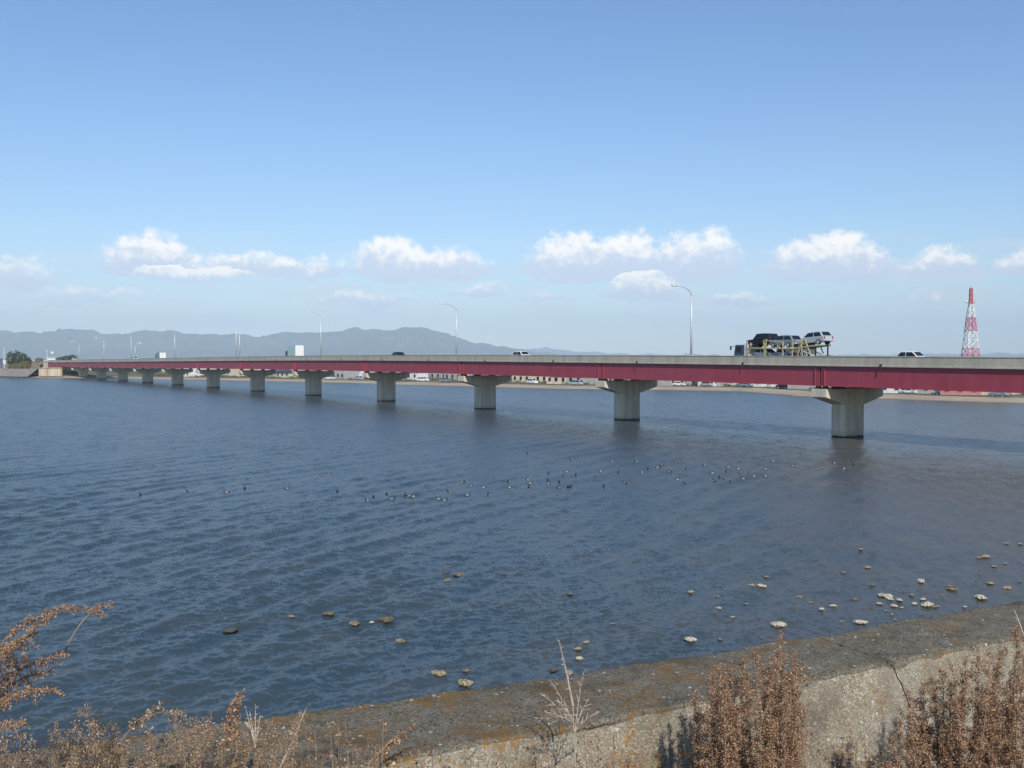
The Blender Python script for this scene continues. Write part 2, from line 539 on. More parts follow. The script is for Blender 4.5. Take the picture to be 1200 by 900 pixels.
# ------------------------------------------------------------------ far shore
SH = [(420, -10), (300, 60), (200, 128), (146, 166), (101, 202), (82.5, 225), (70, 236), (67, 243), (66, 257), (60, 277), (43, 288), (10, 301),
      (-62, 372), (-144, 432), (-200, 462), (-245, 490), (-330, 530), (-520, 600), (-900, 760), (-2500, 1300)]
def resample(pts, step):
    out = []
    for (x0, y0), (x1, y1) in zip(pts[:-1], pts[1:]):
        L = math.hypot(x1 - x0, y1 - y0); n = max(1, int(L / step))
        for i in range(n): out.append((x0 + (x1 - x0) * i / n, y0 + (y1 - y0) * i / n))
    out.append(pts[-1]); return out
SHP = resample(SH, 4.0)
IN = Vector((.60, .80, 0))
def shore_strip(name, offs, mat, label, jitter=0):
    v = []; nr = len(offs)
    for i, (x, y) in enumerate(SHP):
        wob = mnoise.noise(Vector((x * .03, y * .03, 0))) * 4 + mnoise.noise(Vector((x * .11, y * .11, 3))) * 1.2
        for (o_, z) in offs:
            w = wob if -8 < o_ < 60 else 0
            zz = z + (mnoise.noise(Vector((x * .06, y * .06, o_))) * jitter if o_ > 4 else 0)
            v.append((x + IN.x * (o_ + w), y + IN.y * (o_ + w), zz))
    idx = np.arange(len(v)).reshape(len(SHP), nr)
    q = np.stack([idx[:-1, :-1], idx[1:, :-1], idx[1:, 1:], idx[:-1, 1:]], -1).reshape(-1, 4)[:, ::-1]
    o = raw_mesh(name, v, q, mat, smooth=True)
    tag(o, label, kind='structure'); return o
shore_strip('beach', [(-7, -.6), (0, 0), (3, .22), (8, .5), (13, .75)], SAND, 'pale sandy beach along the far shore', .12)
shore_strip('far_bank', [(12.5, .70), (18, .85), (30, 1.0), (60, 1.3), (140, 1.6), (500, 2), (2000, 2.5), (9000, 3), (22000, 3)], LAND, 'flat grassy land behind the far beach', .25)

# ------------------------------------------------------------------ mountains
def range_mesh(name, D, prof, mat, depth, label, seed):
    xs = np.array([p[0] for p in prof], float); ys = np.array([p[1] for p in prof], float)
    px = np.linspace(xs[0], xs[-1], 420)
    h = np.interp(px, xs, ys)
    h = (420 - h) / 1200 * D + EYE
    h += np.array([mnoise.fractal(Vector((p * .045, seed, 0)), 1.0, 2.0, 5) for p in px]) * D * .0028
    X = (px - 600) / 1200 * D
    rows = 44
    v = []
    for j in range(rows):
        t = j / (rows - 1)          # 0 front foot .. .62 ridge .. 1 back
        if t <= .62: g = (t / .62) ** 1.25; dep = -(1 - t / .62) * depth
        else: g = 1 - (t - .62) / .38; dep = (t - .62) / .38 * depth * .6
        for i in range(len(px)):
            y = D + dep
            n = mnoise.ridged_multi_fractal(Vector((X[i] / D * 26, dep / D * 26, seed)), 1.0, 2.1, 5, 1.0, 2.0)
            edge = 4 * g * (1 - g)
            z = h[i] * g * (1 + (n - 1.3) * .5 * edge) - 3 * (1 - g)
            # keep the skyline where the ridge stands: scale sideways with the distance
            v.append((X[i] + mnoise.noise(Vector((i * .07, j * .2, seed))) * D * .006 * edge, y, z))
    idx = np.arange(len(v)).reshape(rows, len(px))
    q = np.stack([idx[:-1, :-1], idx[:-1, 1:], idx[1:, 1:], idx[1:, :-1]], -1).reshape(-1, 4)[:, ::-1]
    o = raw_mesh(name, v, q, mat, smooth=False)
    tag(o, label, kind='structure')
MTN = land_mat('forested_mountain', ((.03, .045, .032), (.055, .075, .045), (.12, .105, .07)), .0025)
PROF1 = [(-420, 404), (-260, 396), (-120, 391), (-40, 392), (0, 388), (18, 387), (30, 386), (46, 389), (56, 390), (68, 386), (83, 384), (94, 386.5), (106, 385), (118, 387), (133, 390.5), (150, 389), (164, 387), (181, 386),
         (198, 387), (223, 390), (244, 388), (254, 389), (267, 391.5), (290, 391), (312, 392.5), (325, 390.5), (337, 388), (352, 389.5), (370, 390), (390, 389), (402, 386), (413, 384), (430, 385), (446, 382), (460, 384),
         (473, 383), (490, 381.5), (502, 384.5), (520, 390.5), (536, 396), (552, 399), (567, 402.5), (584, 405.5), (598, 408), (640, 414), (690, 421)]
PROF2 = [(520, 416), (560, 413), (600, 410), (620, 408.5), (632, 408), (645, 407), (660, 409.5), (680, 411.5), (700, 413), (760, 415), (900, 416.5), (1100, 415), (1300, 413), (1500, 416)]
range_mesh('mountains', 8600, PROF1, MTN, 1900, 'blue hazy mountain ridge on the horizon', 1.7)
range_mesh('distant_hills', 12500, PROF2, MTN, 1500, 'very faint low hills far on the horizon', 5.1)

# ------------------------------------------------------------------ haze
def haze():
    mb = MB(); mb.box((0, 7000, 290), (26000, 16000, 584))   # z -2 .. 582
    m, T, b = new_mat('haze_air')
    T.t.nodes.remove(b)
    pv = T.n('ShaderNodeVolumePrincipled')
    pv.inputs['Color'].default_value = (.66, .83, 1.0, 1)
    pv.inputs['Anisotropy'].default_value = -.25
    pv.inputs['Density'].default_value = HAZE_D
    T.l(pv.outputs[0], T.t.nodes['Material Output'].inputs['Volume'])
    o = mb.build('haze', m)
    tag(o, 'pale blue haze hanging over the bay', kind='stuff')
HAZE_D = 1.35e-4
haze()

# ------------------------------------------------------------------ near embankment under the camera, and slope to the water
def near_ground():
    xs = np.linspace(-30, 40, 71)
    v = []
    # profile across the wall direction: behind camera .. wall foot ; then seaward revetment
    prof = [(-60, 7.6), (-8, 7.5), (-5.5, 7.35), (-4, 6.9), (-2.5, 6.5), (-1.2, 6.3), (.3, 6.2), (1.2, 6.0), (4, 3.6), (8, .2), (10, -1.2)]
    wd = Vector((.905, .425, 0)); wn = Vector((-.425, .905, 0)); o = Vector((0, 4.57, 0))
    for x in xs:
        for (p, z) in prof:
            q = o + wd * x + wn * p
            v.append((q.x, q.y, z + mnoise.noise(Vector((x * .9, p * .9, 0))) * .06))
    idx = np.arange(len(v)).reshape(len(xs), len(prof))
    q = np.stack([idx[:-1, :-1], idx[1:, :-1], idx[1:, 1:], idx[:-1, 1:]], -1).reshape(-1, 4)
    tag(raw_mesh('embankment', v, q, SOIL, smooth=True), 'near embankment of dry soil below the wall', kind='structure')
near_ground()

# ================================================================== SEA WALL
def outer(x): return .0150 * x * x + .4600 * x + 5.337
def inner(x): return .0103 * x * x + .5064 * x + 4.569
WT = EYE - 1.7
def seawall():
    root = empty('seawall', (0, 4.6, 6.2), 0, 'weathered concrete sea wall with a dark flat top and orange lichen', 'wall')
    joint_x = (1004 - 600) / (786 - 420) * 1.7
    for xa, xb in ((-5.5, joint_x - .004), (joint_x + .004, 9.5)):
        xs = np.arange(xa, xb, .028); xs = np.append(xs, xb)
        us = [0, .012, .03] + list(np.linspace(.06, .94, 30)) + [.97, .988, 1.0]
        v = []; mats_row = []
        sec = [('o', -1.35), ('o', -.6), ('o', -.2), ('o', -.05)] + [('t', u) for u in us] + [('i', -k) for k in (.012, .03, .06, .10, .14, .18, .22, .27, .32, .37, .43, .5, .58, .67, .78, .9, 1.05, 1.25)]
        for x in xs:
            # the joint face runs perpendicular to the wall
            po = Vector((x - .0, outer(x), 0)); tx = x
            # foot of the perpendicular on the inner edge
            xi = x + .27; pi_ = Vector((xi, inner(xi), 0))
            for (k, u) in sec:
                if k == 'o': p = po + Vector((0, 0, WT + u)); p += Vector((-.43, .9, 0)) * (-u * .05)
                elif k == 't':
                    p = po.lerp(pi_, u); z = WT - (.022 if u in (0, 1.0) else .006 if u in (.012, .988) else 0)
                    p.z = z
                else:
                    p = pi_ + Vector((0, 0, WT + u - .02)); p += Vector((.49, -.87, 0)) * (-u * .10)
                s = mnoise.noise(p * 9) * .006 + mnoise.noise(p * 28) * .004 + mnoise.noise(p * 2.2) * .012
                if k == 't': p.z += s * (1 if .05 < u < .95 else 1.3); 
                else: p += Vector((.49, -.87, .2)) * s * (1.5 if k == 'i' else 1)
                if k == 'i': p.x -= u * .26 * math.exp(-((x - joint_x) / .5) ** 2)
                if k != 'o':
                    ch = mnoise.noise(p * 5.5 + Vector((3, 1, 9)))
                    if ch > .28 and (k == 'i' and u > -.09 or k == 't' and u > .93): p.z -= (ch - .28) * .08   # chipped arris
                v.append(p)
        ns = len(sec)
        idx = np.arange(len(v)).reshape(len(xs), ns)
        q = np.stack([idx[:-1, :-1], idx[1:, :-1], idx[1:, 1:], idx[:-1, 1:]], -1)
        mi = np.zeros((len(xs) - 1, ns - 1), int)
        mi[:, 4 + len(us) - 1:] = 1
        v = [(p.x - root.location.x, p.y - root.location.y, p.z - root.location.z) for p in v]
        n0 = len(v)
        o = raw_mesh('wall_panel', v, q.reshape(-1, 4), [WTOP, WFACE], mi.reshape(-1), parent=root, smooth=True)
    # dark filler in the joint
    x = joint_x; mb = MB()
    pi_ = Vector((x + .27, inner(x + .27), 0)); po = Vector((x, outer(x), 0)); ax = (po - pi_).normalized()
    mid = (po + pi_) / 2
    a_ = pi_ + ax * .03; b_ = po - ax * .03; o_ = root.location
    zt, zb = WT - .035, WT - 1.2
    vs = []
    for q_ in (a_, b_):
        for z in (zt, zb):
            for d in (-.009, .009):
                sh = (WT - z) * .26 if q_ is a_ else 0
                vs.append((q_.x + d + sh - o_.x, q_.y - o_.y, z - o_.z))
    mb.add(vs, [(0, 1, 3, 2), (4, 6, 7, 5), (0, 4, 5, 1), (2, 3, 7, 6), (0, 2, 6, 4), (1, 5, 7, 3)])
    tb = MB(); tb.add([(q_.x + d - o_.x, q_.y - o_.y, WT - .003 - o_.z + e) for q_ in (pi_ + ax * .02, po - ax * .02) for d in (-.02, .02) for e in (-.02, 0)], [(1, 3, 7, 5), (0, 1, 5, 4), (2, 6, 7, 3), (0, 2, 3, 1), (4, 5, 7, 6), (0, 4, 6, 2)])
    tb.build('joint_cover', WTOP, root)
    mb.build('joint_filler', basic('joint_filler', (.03, .027, .022), .95), root)
seawall()

# ================================================================== BRIDGE
def bridge():
    root = empty('road_bridge', bpt(0, 0, 0), BRZ, 'long red girder road bridge with concrete parapet on hammerhead piers', 'bridge')
    ss = list(np.arange(-2.2 * SPAN, 12.72 * SPAN, 4.0))
    def sweep(name, sec, mat, s0=None, s1=None, bev=0, step=4.0):
        a = s0 if s0 is not None else ss[0]; b = s1 if s1 is not None else ss[-1]
        n = max(2, int((b - a) / step) + 1)
        mb = MB()
        mb.sweep([(Vector((s, 0, topz(s))), Vector((0, 1, 0))) for s in np.linspace(a, b, n)], sec)
        return mb.build(name, mat, root)
    # slab, side walks, road
    sweep('deck_slab', [(-5.0, -1.09), (5.0, -1.09), (5.0, -1.0), (-5.0, -1.0)], CONC_PARA)
    sweep('roadway', [(-4.6, -.995), (4.6, -.995), (4.6, -.93), (-4.6, -.93)], ASPHALT)
    for c in (-4.2, 4.2, .0): sweep('lane_line', [(c - .07, -.928), (c + .07, -.928), (c + .07, -.924), (c - .07, -.924)], PAINTW)
    # parapets with a coping lip and a fascia
    for sg in (1, -1):
        sec = [(4.72, -.99), (5.03, -1.12), (5.05, -1.12), (5.05, -.97), (5.0, -.95), (4.985, -.10), (5.03, -.085), (5.03, 0), (4.72, 0), (4.72, -.085), (4.74, -.10)]
        sec = [(a * sg, z) for a, z in sec]
        o = sweep('parapet', sec, CONC_PARA)
    # plate girders: web, flanges, splice ribs
    for gn in (4.72, 1.55, -1.55, -4.72):
        mb = MB()
        path = lambda a, b: [(Vector((s, gn, topz(s))), Vector((0, 1, 0))) for s in np.linspace(a, b, max(2, int((b - a) / 4)))]
        joints = [k * SPAN for k in range(-2, 13)]
        edges = [ss[0]] + joints + [ss[-1]]
        for a, b in zip(edges[:-1], edges[1:]):
            if b - a < 2: continue
            a2, b2 = a + (.10 if a in joints else 0), b - (.10 if b in joints else 0)
            mb.sweep(path(a2, b2), [(-.05, -3.28), (.05, -3.28), (.05, -1.17), (-.05, -1.17)])
            mb.sweep(path(a2, b2), [(-.26, -3.34), (.26, -3.34), (.26, -3.283), (-.26, -3.283)])
            mb.sweep(path(a2, b2), [(-.22, -1.167), (.22, -1.167), (.22, -1.095), (-.22, -1.095)])
            for q in np.arange(a2 + .12, b2, (b2 - a2 - .24) / 5 - 1e-6):
                mb.box((q, gn + .061 * (1 if gn > 0 else -1), topz(q) - 2.23), (.05, .02, 2.08))
            for q in (a2 + .55, b2 - .55):
                mb.box((q, gn + .12 * (1 if gn > 0 else -1), topz(q) - 2.23), (.07, .13, 2.08))
        mb.build('girder', RED, root)
    # cross frames between girders at each pier
    for k in range(-2, 13):
        mb = MB(); s = k * SPAN
        for y0, y1 in ((4.6, 1.66), (1.46, -1.46), (-1.66, -4.6)):
            mb.box((s + .4, (y0 + y1) / 2, topz(s) - 2.3), (.05, abs(y0 - y1), 1.4))
        mb.build('cross_frame', RED, root)
    # drains through the parapet foot
    for s in np.arange(-70, 12.5 * SPAN, SPAN / 2):
        mb = MB(); mb.box((s + 3.2, 5.095, topz(s) - .90), (.24, .08, .20)); mb.tube([(s + 3.2, 5.12, topz(s) - 1.05), (s + 3.2, 5.12, topz(s) - 1.5)], .06, 6)
        mb.build('drain_outlet', BLACKM, root)
    # piers
    for k in range(-2, 13):
        s = k * SPAN
        z_cap = topz(s) - 3.34 - .34
        mb = MB()
        Wc, Tc, r = 3.7, 1.9, .35
        ring = []
        for cx, cy, a0 in ((Tc / 2 - r, Wc / 2 - r, 0), (-Tc / 2 + r, Wc / 2 - r, 90), (-Tc / 2 + r, -Wc / 2 + r, 180), (Tc / 2 - r, -Wc / 2 + r, 270)):
            for j in range(5):
                a = R(a0 + 22.5 * j); ring.append((cx + r * math.cos(a), cy + r * math.sin(a)))
        n = len(ring); zs = [-2.0, .5, 1.5, z_cap - 1.75]
        mb.add([(s + x, y, z) for z in zs for x, y in ring], [(i * n + j, i * n + (j + 1) % n, (i + 1) * n + (j + 1) % n, (i + 1) * n + j) for i in range(3) for j in range(n)] + [tuple(range(n))[::-1]])
        pier = mb.build('pier', CONC_PIER, root)
        # hammerhead cap: haunched underside
        mb = MB()
        sec = [(1.82, z_cap - 1.78), (5.0, z_cap - .92), (5.0, z_cap), (-5.0, z_cap), (-5.0, z_cap - .92), (-1.82, z_cap - 1.78)]
        mb.sweep([(Vector((s - 1.05, 0, 0)), Vector((0, 1, 0))), (Vector((s + 1.05, 0, 0)), Vector((0, 1, 0)))], sec)
        cap = mb.build('pier_cap', CONC_PIER, pier, bevel=.04)
        for gn in (4.45, 1.55, -1.55, -4.45):
            for ds in (-.48, .48):
                mb = MB(); mb.box((s + ds, gn, z_cap + .10), (.55, .55, .20)); mb.box((s + ds, gn, z_cap + .27), (.4, .42, .135))
                mb.build('bearing', BLACKM, pier)
    # far abutment
    sA = ss[-1]
    mb = MB()
    mb.box((sA + 2.0, 0, 2.3), (3.0, 11.2, 4.6 + 2))
    mb.box((sA + 2.7, 0, 5.9), (1.6, 11.0, 1.8))
    mb.build('abutment', CONC_PALE, root, bevel=.05)
    for sg in (1, -1):
        mb = MB(); mb.box((sA + 9.5, 5.85 * sg, 3.2), (14, .5, 8.2), taper=(1, 1)); mb.build('wing_wall', CONC_PALE, root)
    return root
bridge()

# approach embankment beyond the abutment
def approach():
    mb = MB()
    s0 = 12.72 * SPAN + 3.4
    path = [(bpt(s, 0, 0), N) for s in np.linspace(s0, s0 + 320, 30)]
    v = []
    for s in np.linspace(s0, s0 + 320, 40):
        t = topz(s) - 1.0
        for a, z in ((13, .6), (9, 3.0), (6.2, t - .3), (5.2, t), (-5.2, t), (-6.2, t - .3), (-9, 3.0), (-13, .6)):
            p = bpt(s, a, z + (mnoise.noise(Vector((s * .1, a, 0))) * .5 if abs(a) > 6 else 0)); v.append(p)
    idx = np.arange(len(v)).reshape(40, 8)
    q = np.stack([idx[:-1, :-1], idx[1:, :-1], idx[1:, 1:], idx[:-1, 1:]], -1).reshape(-1, 4)
    tag(raw_mesh('approach_embankment', v, q, SLOPE), 'brown road embankment at the far end of the bridge', kind='structure')
    mb.sweep([(bpt(s, 0, topz(s)), N) for s in np.linspace(s0, s0 + 320, 40)], [(-4.6, -.97), (4.6, -.97), (4.6, -.90), (-4.6, -.90)])
    tag(mb.build('approach_road', ASPHALT), 'road leading off the far end of the bridge', kind='structure')
approach()

# grey dike along the far left shore, and pale quay wall by the abutment
def dike():
    pts = resample([(-228, 476), (-262, 497), (-330, 531), (-520, 602), (-760, 705)], 5)
    v = []
    for x, y in pts:
        d = Vector((-.87, .49, 0)); n = Vector((-.45, -.89, 0))
        j = mnoise.noise(Vector((x * .05, y * .05, 1))) * .15
        for off, z in ((-3.2, .45), (-8.0, 3.6), (-8.3, 3.95), (-10.5, 4.1), (-24, 3.6), (-34, 1.2)):
            v.append((x + n.x * off, y + n.y * off, z + j))
    idx = np.arange(len(v)).reshape(len(pts), 6)
    q = np.stack([idx[:-1, :-1], idx[1:, :-1], idx[1:, 1:], idx[:-1, 1:]], -1).reshape(-1, 4)
    o = raw_mesh('dike_revetment', v, q, CONC_DIKE)
    tag(o, 'long grey sloped concrete revetment along the far shore left of the bridge', 'sea defence')
dike()
def quay_wall():
    a = on_level(46, 437, 2.2); b = on_level(73, 437, 2.2)
    root = empty('quay_wall', ((a.x + b.x) / 2, (a.y + b.y) / 2, 0), 0, 'pale stained retaining wall with buttresses below the bridge end', 'wall')
    d = (b - a); L = d.length; ang = math.atan2(d.y, d.x)
    root.rotation_euler = (0, 0, ang)
    mb = MB(); mb.box((0, 0, 2.6), (L, 1.0, 3.6)); mb.build('wall_body', CONC_PALE, root)
    mb = MB(); mb.box((0, -.1, 4.56), (L + .3, 1.5, .3)); mb.build('coping', CONC_PALE, root)
    for k in range(7):
        mb = MB(); mb.box((-L / 2 + .6 + k * (L - 1.2) / 6, -.7, 2.4), (.5, .5, 3.4), taper=(1, .6)); mb.build('buttress', CONC_PALE, root)
quay_wall()

#@@OBJECTS@@
# ================================================================== BRIDGE FURNITURE: lamps and bare poles
def lamp(x, ytop, noff, label, arm=2.8, name='street_lamp', cat='street lamp', group='lamps along the bridge', toward=1):
    s, t = bridge_at(x, noff)
    base = topz(s) - .02
    ztop = EYE + (420 - ytop) / 1200 * t
    h = ztop - base
    root = empty(name, bpt(s, noff, base), BRZ, label, cat, group)
    sg = -1 if noff < 0 else 1
    mb = MB(); mb.box((0, 0, .06), (.42, .30, .12)); mb.build('base_plate', GALV, root)
    hp = h - (1.25 if arm else 0)
    mb = MB(); mb.tube([(0, 0, .1), (0, 0, hp * .5), (0, 0, hp)], [.15, .125, .10], 8)
    mb.build('pole', GALV, root, smooth=True)
    if arm:
        tw = -sg * toward
        pts = [(0, tw * arm * (1 - math.cos(u)) , hp + 1.25 * math.sin(u)) for u in np.linspace(0, math.pi / 2, 9)]
        mb = MB(); mb.tube(pts, list(np.linspace(.085, .05, 9)), 7); mb.build('arm', GALV, root, smooth=True)
        mb = MB(); y0 = tw * arm
        mb.sweep([(Vector((0, y0 - tw * .1, hp + 1.27)), Vector((.14, 0, 0))), (Vector((0, y0 + tw * .35, hp + 1.31)), Vector((.24, 0, 0))), (Vector((0, y0 + tw * .95, hp + 1.27)), Vector((.15, 0, 0)))],
                 [(-1, -.10), (1, -.10), (.8, .06), (.3, .12), (-.3, .12), (-.8, .06)])
        hd = mb.build('lamp_head', GALV, root)
        mb = MB(); mb.box((0, y0 + tw * .45, hp + 1.17), (.30, .65, .07)); mb.build('lens', LENS, hd)
lamp(810, 336, -4.88, 'tall grey street lamp on the bridge just ahead of the car transporter')
lamp(535, 356.5, -4.88, 'grey street lamp on the bridge between the dark car and the white hatchback')
lamp(376, 366.5, -4.88, 'grey street lamp on the bridge just behind the tall white box truck')
lamp(205, 387, -4.88, 'grey street lamp on the bridge right behind the small green truck')
lamp(154, 391, -4.88, 'grey street lamp on the bridge standing close beside a much shorter lamp')
lamp(122, 396, -4.88, 'slim grey street lamp on the bridge, second from the far left abutment')
lamp(93, 400.5, -4.88, 'small grey street lamp at the far left bridge end, beside dark shrubs')
lamp(277, 383, -4.88, 'bare straight pole, the taller of a close pair rising from the bridge', 0, 'tall_pole', 'pole', 'close pair of bare poles')
lamp(281, 390, 4.9, 'bare straight pole, the shorter of a close pair rising from the bridge', 0, 'tall_pole', 'pole', 'close pair of bare poles')
lamp(158.5, 402, 4.9, 'shorter street lamp on the near bridge rail close beside a taller lamp', 1.4)

# ================================================================== VEHICLES
def car(name, label, cat, body, loc, rz, L=4.4, Wd=1.72, H=1.48, style='sedan', tilt=0, group=None):
    root = empty(name, loc, rz, label, cat, group)
    if tilt: root.rotation_euler = (0, tilt, rz)
    hl = L / 2
    belt = H * (.60 if style != 'suv' else .57)
    prof = {'sedan': [(-hl, .32), (-hl, belt * .92), (-hl + .62, belt), (-hl + 1.25, H * .97), (-.15, H), (.45, H * .95), (1.12, belt * .98), (hl - .25, belt * .80), (hl, .62), (hl, .32)],
            'hatch': [(-hl, .34), (-hl, belt * .95), (-hl + .12, belt), (-hl + .50, H * .96), (-.5, H), (.45, H * .96), (1.10, belt), (hl - .22, belt * .82), (hl, .62), (hl, .32)],
            'suv': [(-hl, .46), (-hl, belt), (-hl + .05, belt + .02), (-hl + .24, H * .97), (-.7, H), (.35, H * .97), (.86, belt + .03), (hl - .18, belt * .92), (hl, .75), (hl, .46)],
            'van': [(-hl, .36), (-hl, belt * .98), (-hl + .04, belt), (-hl + .16, H * .97), (-.8, H), (hl - 1.15, H * .97), (hl - .45, belt), (hl - .1, belt * .78), (hl, .6), (hl, .34)]}[style]
    def hw(z): return Wd / 2 * (1 if z <= belt else 1 - .17 * (z - belt) / (H - belt)) * (.96 if z < .4 else 1)
    n = len(prof); v = []
    for f in (-1, -.86, .86, 1):
        for (x, z) in prof:
            zz = z - (.03 if abs(f) == 1 and z > belt else 0)
            v.append((x * (1 if abs(f) < 1 else .985), hw(z) * f, zz))
    fs = []
    for i in range(3):
        for k in range(n):
            a, b = i * n + k, i * n + (k + 1) % n
            fs.append((a, b, b + n, a + n))
    fs.append(tuple(range(n))); fs.append(tuple(3 * n + k for k in range(n))[::-1])
    mb = MB(); mb.add(v, fs); bo = mb.build('body', body, root, smooth=False, bevel=.03)
    g = 0.018
    def wpt(x, z, sd): return (x, sd * (hw(z) + g), z)
    # side glass between the belt line and the roof, split by a pillar
    xr0, xr1 = prof[2][0] + .10, prof[3][0] + .10
    xf0, xf1 = prof[6][0] - .12, prof[5][0] - .02
    zt, zb = H * .915, belt + .045
    for sd in (1, -1):
        mb = MB(); xm = (xr1 + xf1) / 2
        for (a0, a1, b0, b1) in ((xr0 + .08, xr1 + .06, xm - .05, xm - .05), (xm + .05, xm + .05, xf0, xf1)):
            mb.add([wpt(a0, zb, sd), wpt(b0, zb, sd), wpt(b1, zt, sd), wpt(a1, zt, sd)], [(0, 1, 2, 3)])
        mb.build('side_window', GLASS, root)
    for (p, q, nm) in ((prof[2], prof[3], 'rear_window'), (prof[6], prof[5], 'windscreen')):
        dx, dz = q[0] - p[0], q[1] - p[1]; ln = math.hypot(dx, dz); nx, nz = (-dz / ln, dx / ln) if nm == 'rear_window' else (dz / ln, -dx / ln)
        pa = (p[0] + dx * .12 + nx * g, p[1] + dz * .12 + nz * g); pb = (p[0] + dx * .9 + nx * g, p[1] + dz * .9 + nz * g)
        mb = MB(); mb.add([(pa[0], -hw(pa[1]) * .86, pa[1]), (pa[0], hw(pa[1]) * .86, pa[1]), (pb[0], hw(pb[1]) * .86, pb[1]), (pb[0], -hw(pb[1]) * .86, pb[1])], [(0, 1, 2, 3)])
        mb.build(nm, GLASS, root)
    wr = .32 if style != 'suv' else .37
    for xx in (-hl + .82, hl - .85):
        for sd in (1, -1):
            mb = MB(); mb.tube([(xx, sd * (Wd / 2 - .2), wr), (xx, sd * (Wd / 2 + .015), wr)], wr, 16); wl = mb.build('wheel', DARK, root)
            mb = MB(); mb.tube([(xx, sd * (Wd / 2 + .016), wr), (xx, sd * (Wd / 2 + .03), wr)], wr * .62, 12); mb.build('rim', CHROME, wl)
    for sd in (1, -1):
        mb = MB(); mb.box((-hl - .005, sd * Wd * .41, belt * .82), (.06, .16, .30 if style in ('van', 'suv', 'hatch') else .15)); mb.build('tail_light', TAILR, root)
        mb = MB(); mb.box((hl - .08, sd * Wd * .37, belt * .72), (.2, .32, .15)); mb.build('headlight', HEADL, root)
    mb = MB(); mb.box((-hl - .02, 0, .50), (.10, Wd * .94, .20)); mb.build('bumper', body if style != 'suv' else BLACKM, root)
    return root

def on_bridge(x, lane):
    s, t = bridge_at(x, lane)
    return bpt(s, lane, topz(s) - .93), s
AWAY, TOWARD = BRZ, BRZ + math.pi
p, s = on_bridge(612, -1.9); car('white_hatchback', 'small white hatchback above the rail near the middle of the bridge', 'car', P_WHITE, p, TOWARD, 4.0, 1.68, 1.62, 'hatch')
p, s = on_bridge(466, 1.9); car('dark_car', 'low dark car with only its roof above the bridge rail', 'car', P_BLACK, p, AWAY, 4.6, 1.72, 1.56, 'sedan')
p, s = on_bridge(1069, -1.9); car('white_minivan', 'white minivan following the car transporter along the bridge', 'van', P_WHITE, p, TOWARD, 3.35, 1.5, 1.52, 'hatch')
p, s = on_bridge(158, -1.9); car('white_van', 'white van low behind the rail at the foot of two street lamps', 'van', P_WHITE, p, TOWARD, 4.4, 1.7, 1.95, 'van')
p, s = on_bridge(87, -1.9); car('white_wagon', 'white car roof in front of dark shrubs at the far bridge end', 'car', P_WHITE, p, TOWARD, 4.4, 1.7, 1.9, 'van')

def box_truck(x, lane, label, boxm, doorm, cabm, H, L, rz):
    p, s = on_bridge(x, lane)
    root = empty('box_truck', p, rz, label, 'truck')
    mb = MB(); mb.box((-.9, 0, .95 + (H - .95) / 2), (L - 2.2, 2.2, H - .95)); mb.build('cargo_box', boxm, root, bevel=.03)
    mb = MB(); mb.box((-.9 - (L - 2.2) / 2 - .02, 0, .95 + (H - .95) / 2), (.05, 2.12, H - 1.05)); dr = mb.build('rear_door', doorm, root)
    mb = MB(); mb.box((-.9 - (L - 2.2) / 2 - .055, 0, .95 + (H - .95) / 2), (.02, .04, H - 1.2)); mb.build('lock_bar', GALV, dr)
    mb = MB(); c = L / 2 - .95
    mb.add([(c - .85, sy, z) for sy in (-1, 1) for z in (.5, 2.25)] + [(c + .85, sy, .5) for sy in (-1, 1)] + [(c + .85, sy, 1.25) for sy in (-1, 1)] + [(c + .55, sy, 2.25) for sy in (-1, 1)],
           [(0, 1, 8, 6, 4), (2, 5, 7, 9, 3), (0, 2, 3, 1), (1, 3, 9, 8), (8, 9, 7, 6), (6, 7, 5, 4), (4, 5, 2, 0)])
    cab = mb.build('cab', cabm, root, bevel=.05)
    for sd in (1, -1):
        mb = MB(); mb.add([(c - .5, sd * 1.015, 1.3), (c + .7, sd * 1.015, 1.3), (c + .52, sd * 1.015, 2.1), (c - .5, sd * 1.015, 2.1)], [(0, 1, 2, 3)]); mb.build('side_window', GLASS, cab)
    mb = MB(); mb.box((-.6, 0, .8), (L - 1, .9, .22)); mb.build('chassis', BLACKM, root)
    for xx in (-L / 2 + 1.2, L / 2 - 1.0):
        for sd in (1, -1):
            mb = MB(); mb.tube([(xx, sd * .75, .42), (xx, sd * 1.06, .42)], .42, 14); mb.build('wheel', DARK, root)
    return root
box_truck(345, 1.9, 'tall box truck with pale teal side and bright white rear door', P_TEAL, P_WHITE, P_NAVY, 3.55, 7.2, AWAY)
box_truck(188, 1.9, 'small dark green box truck with white rear far along the bridge', P_GREEN, P_WHITE, P_GREEN, 2.95, 6.6, AWAY)

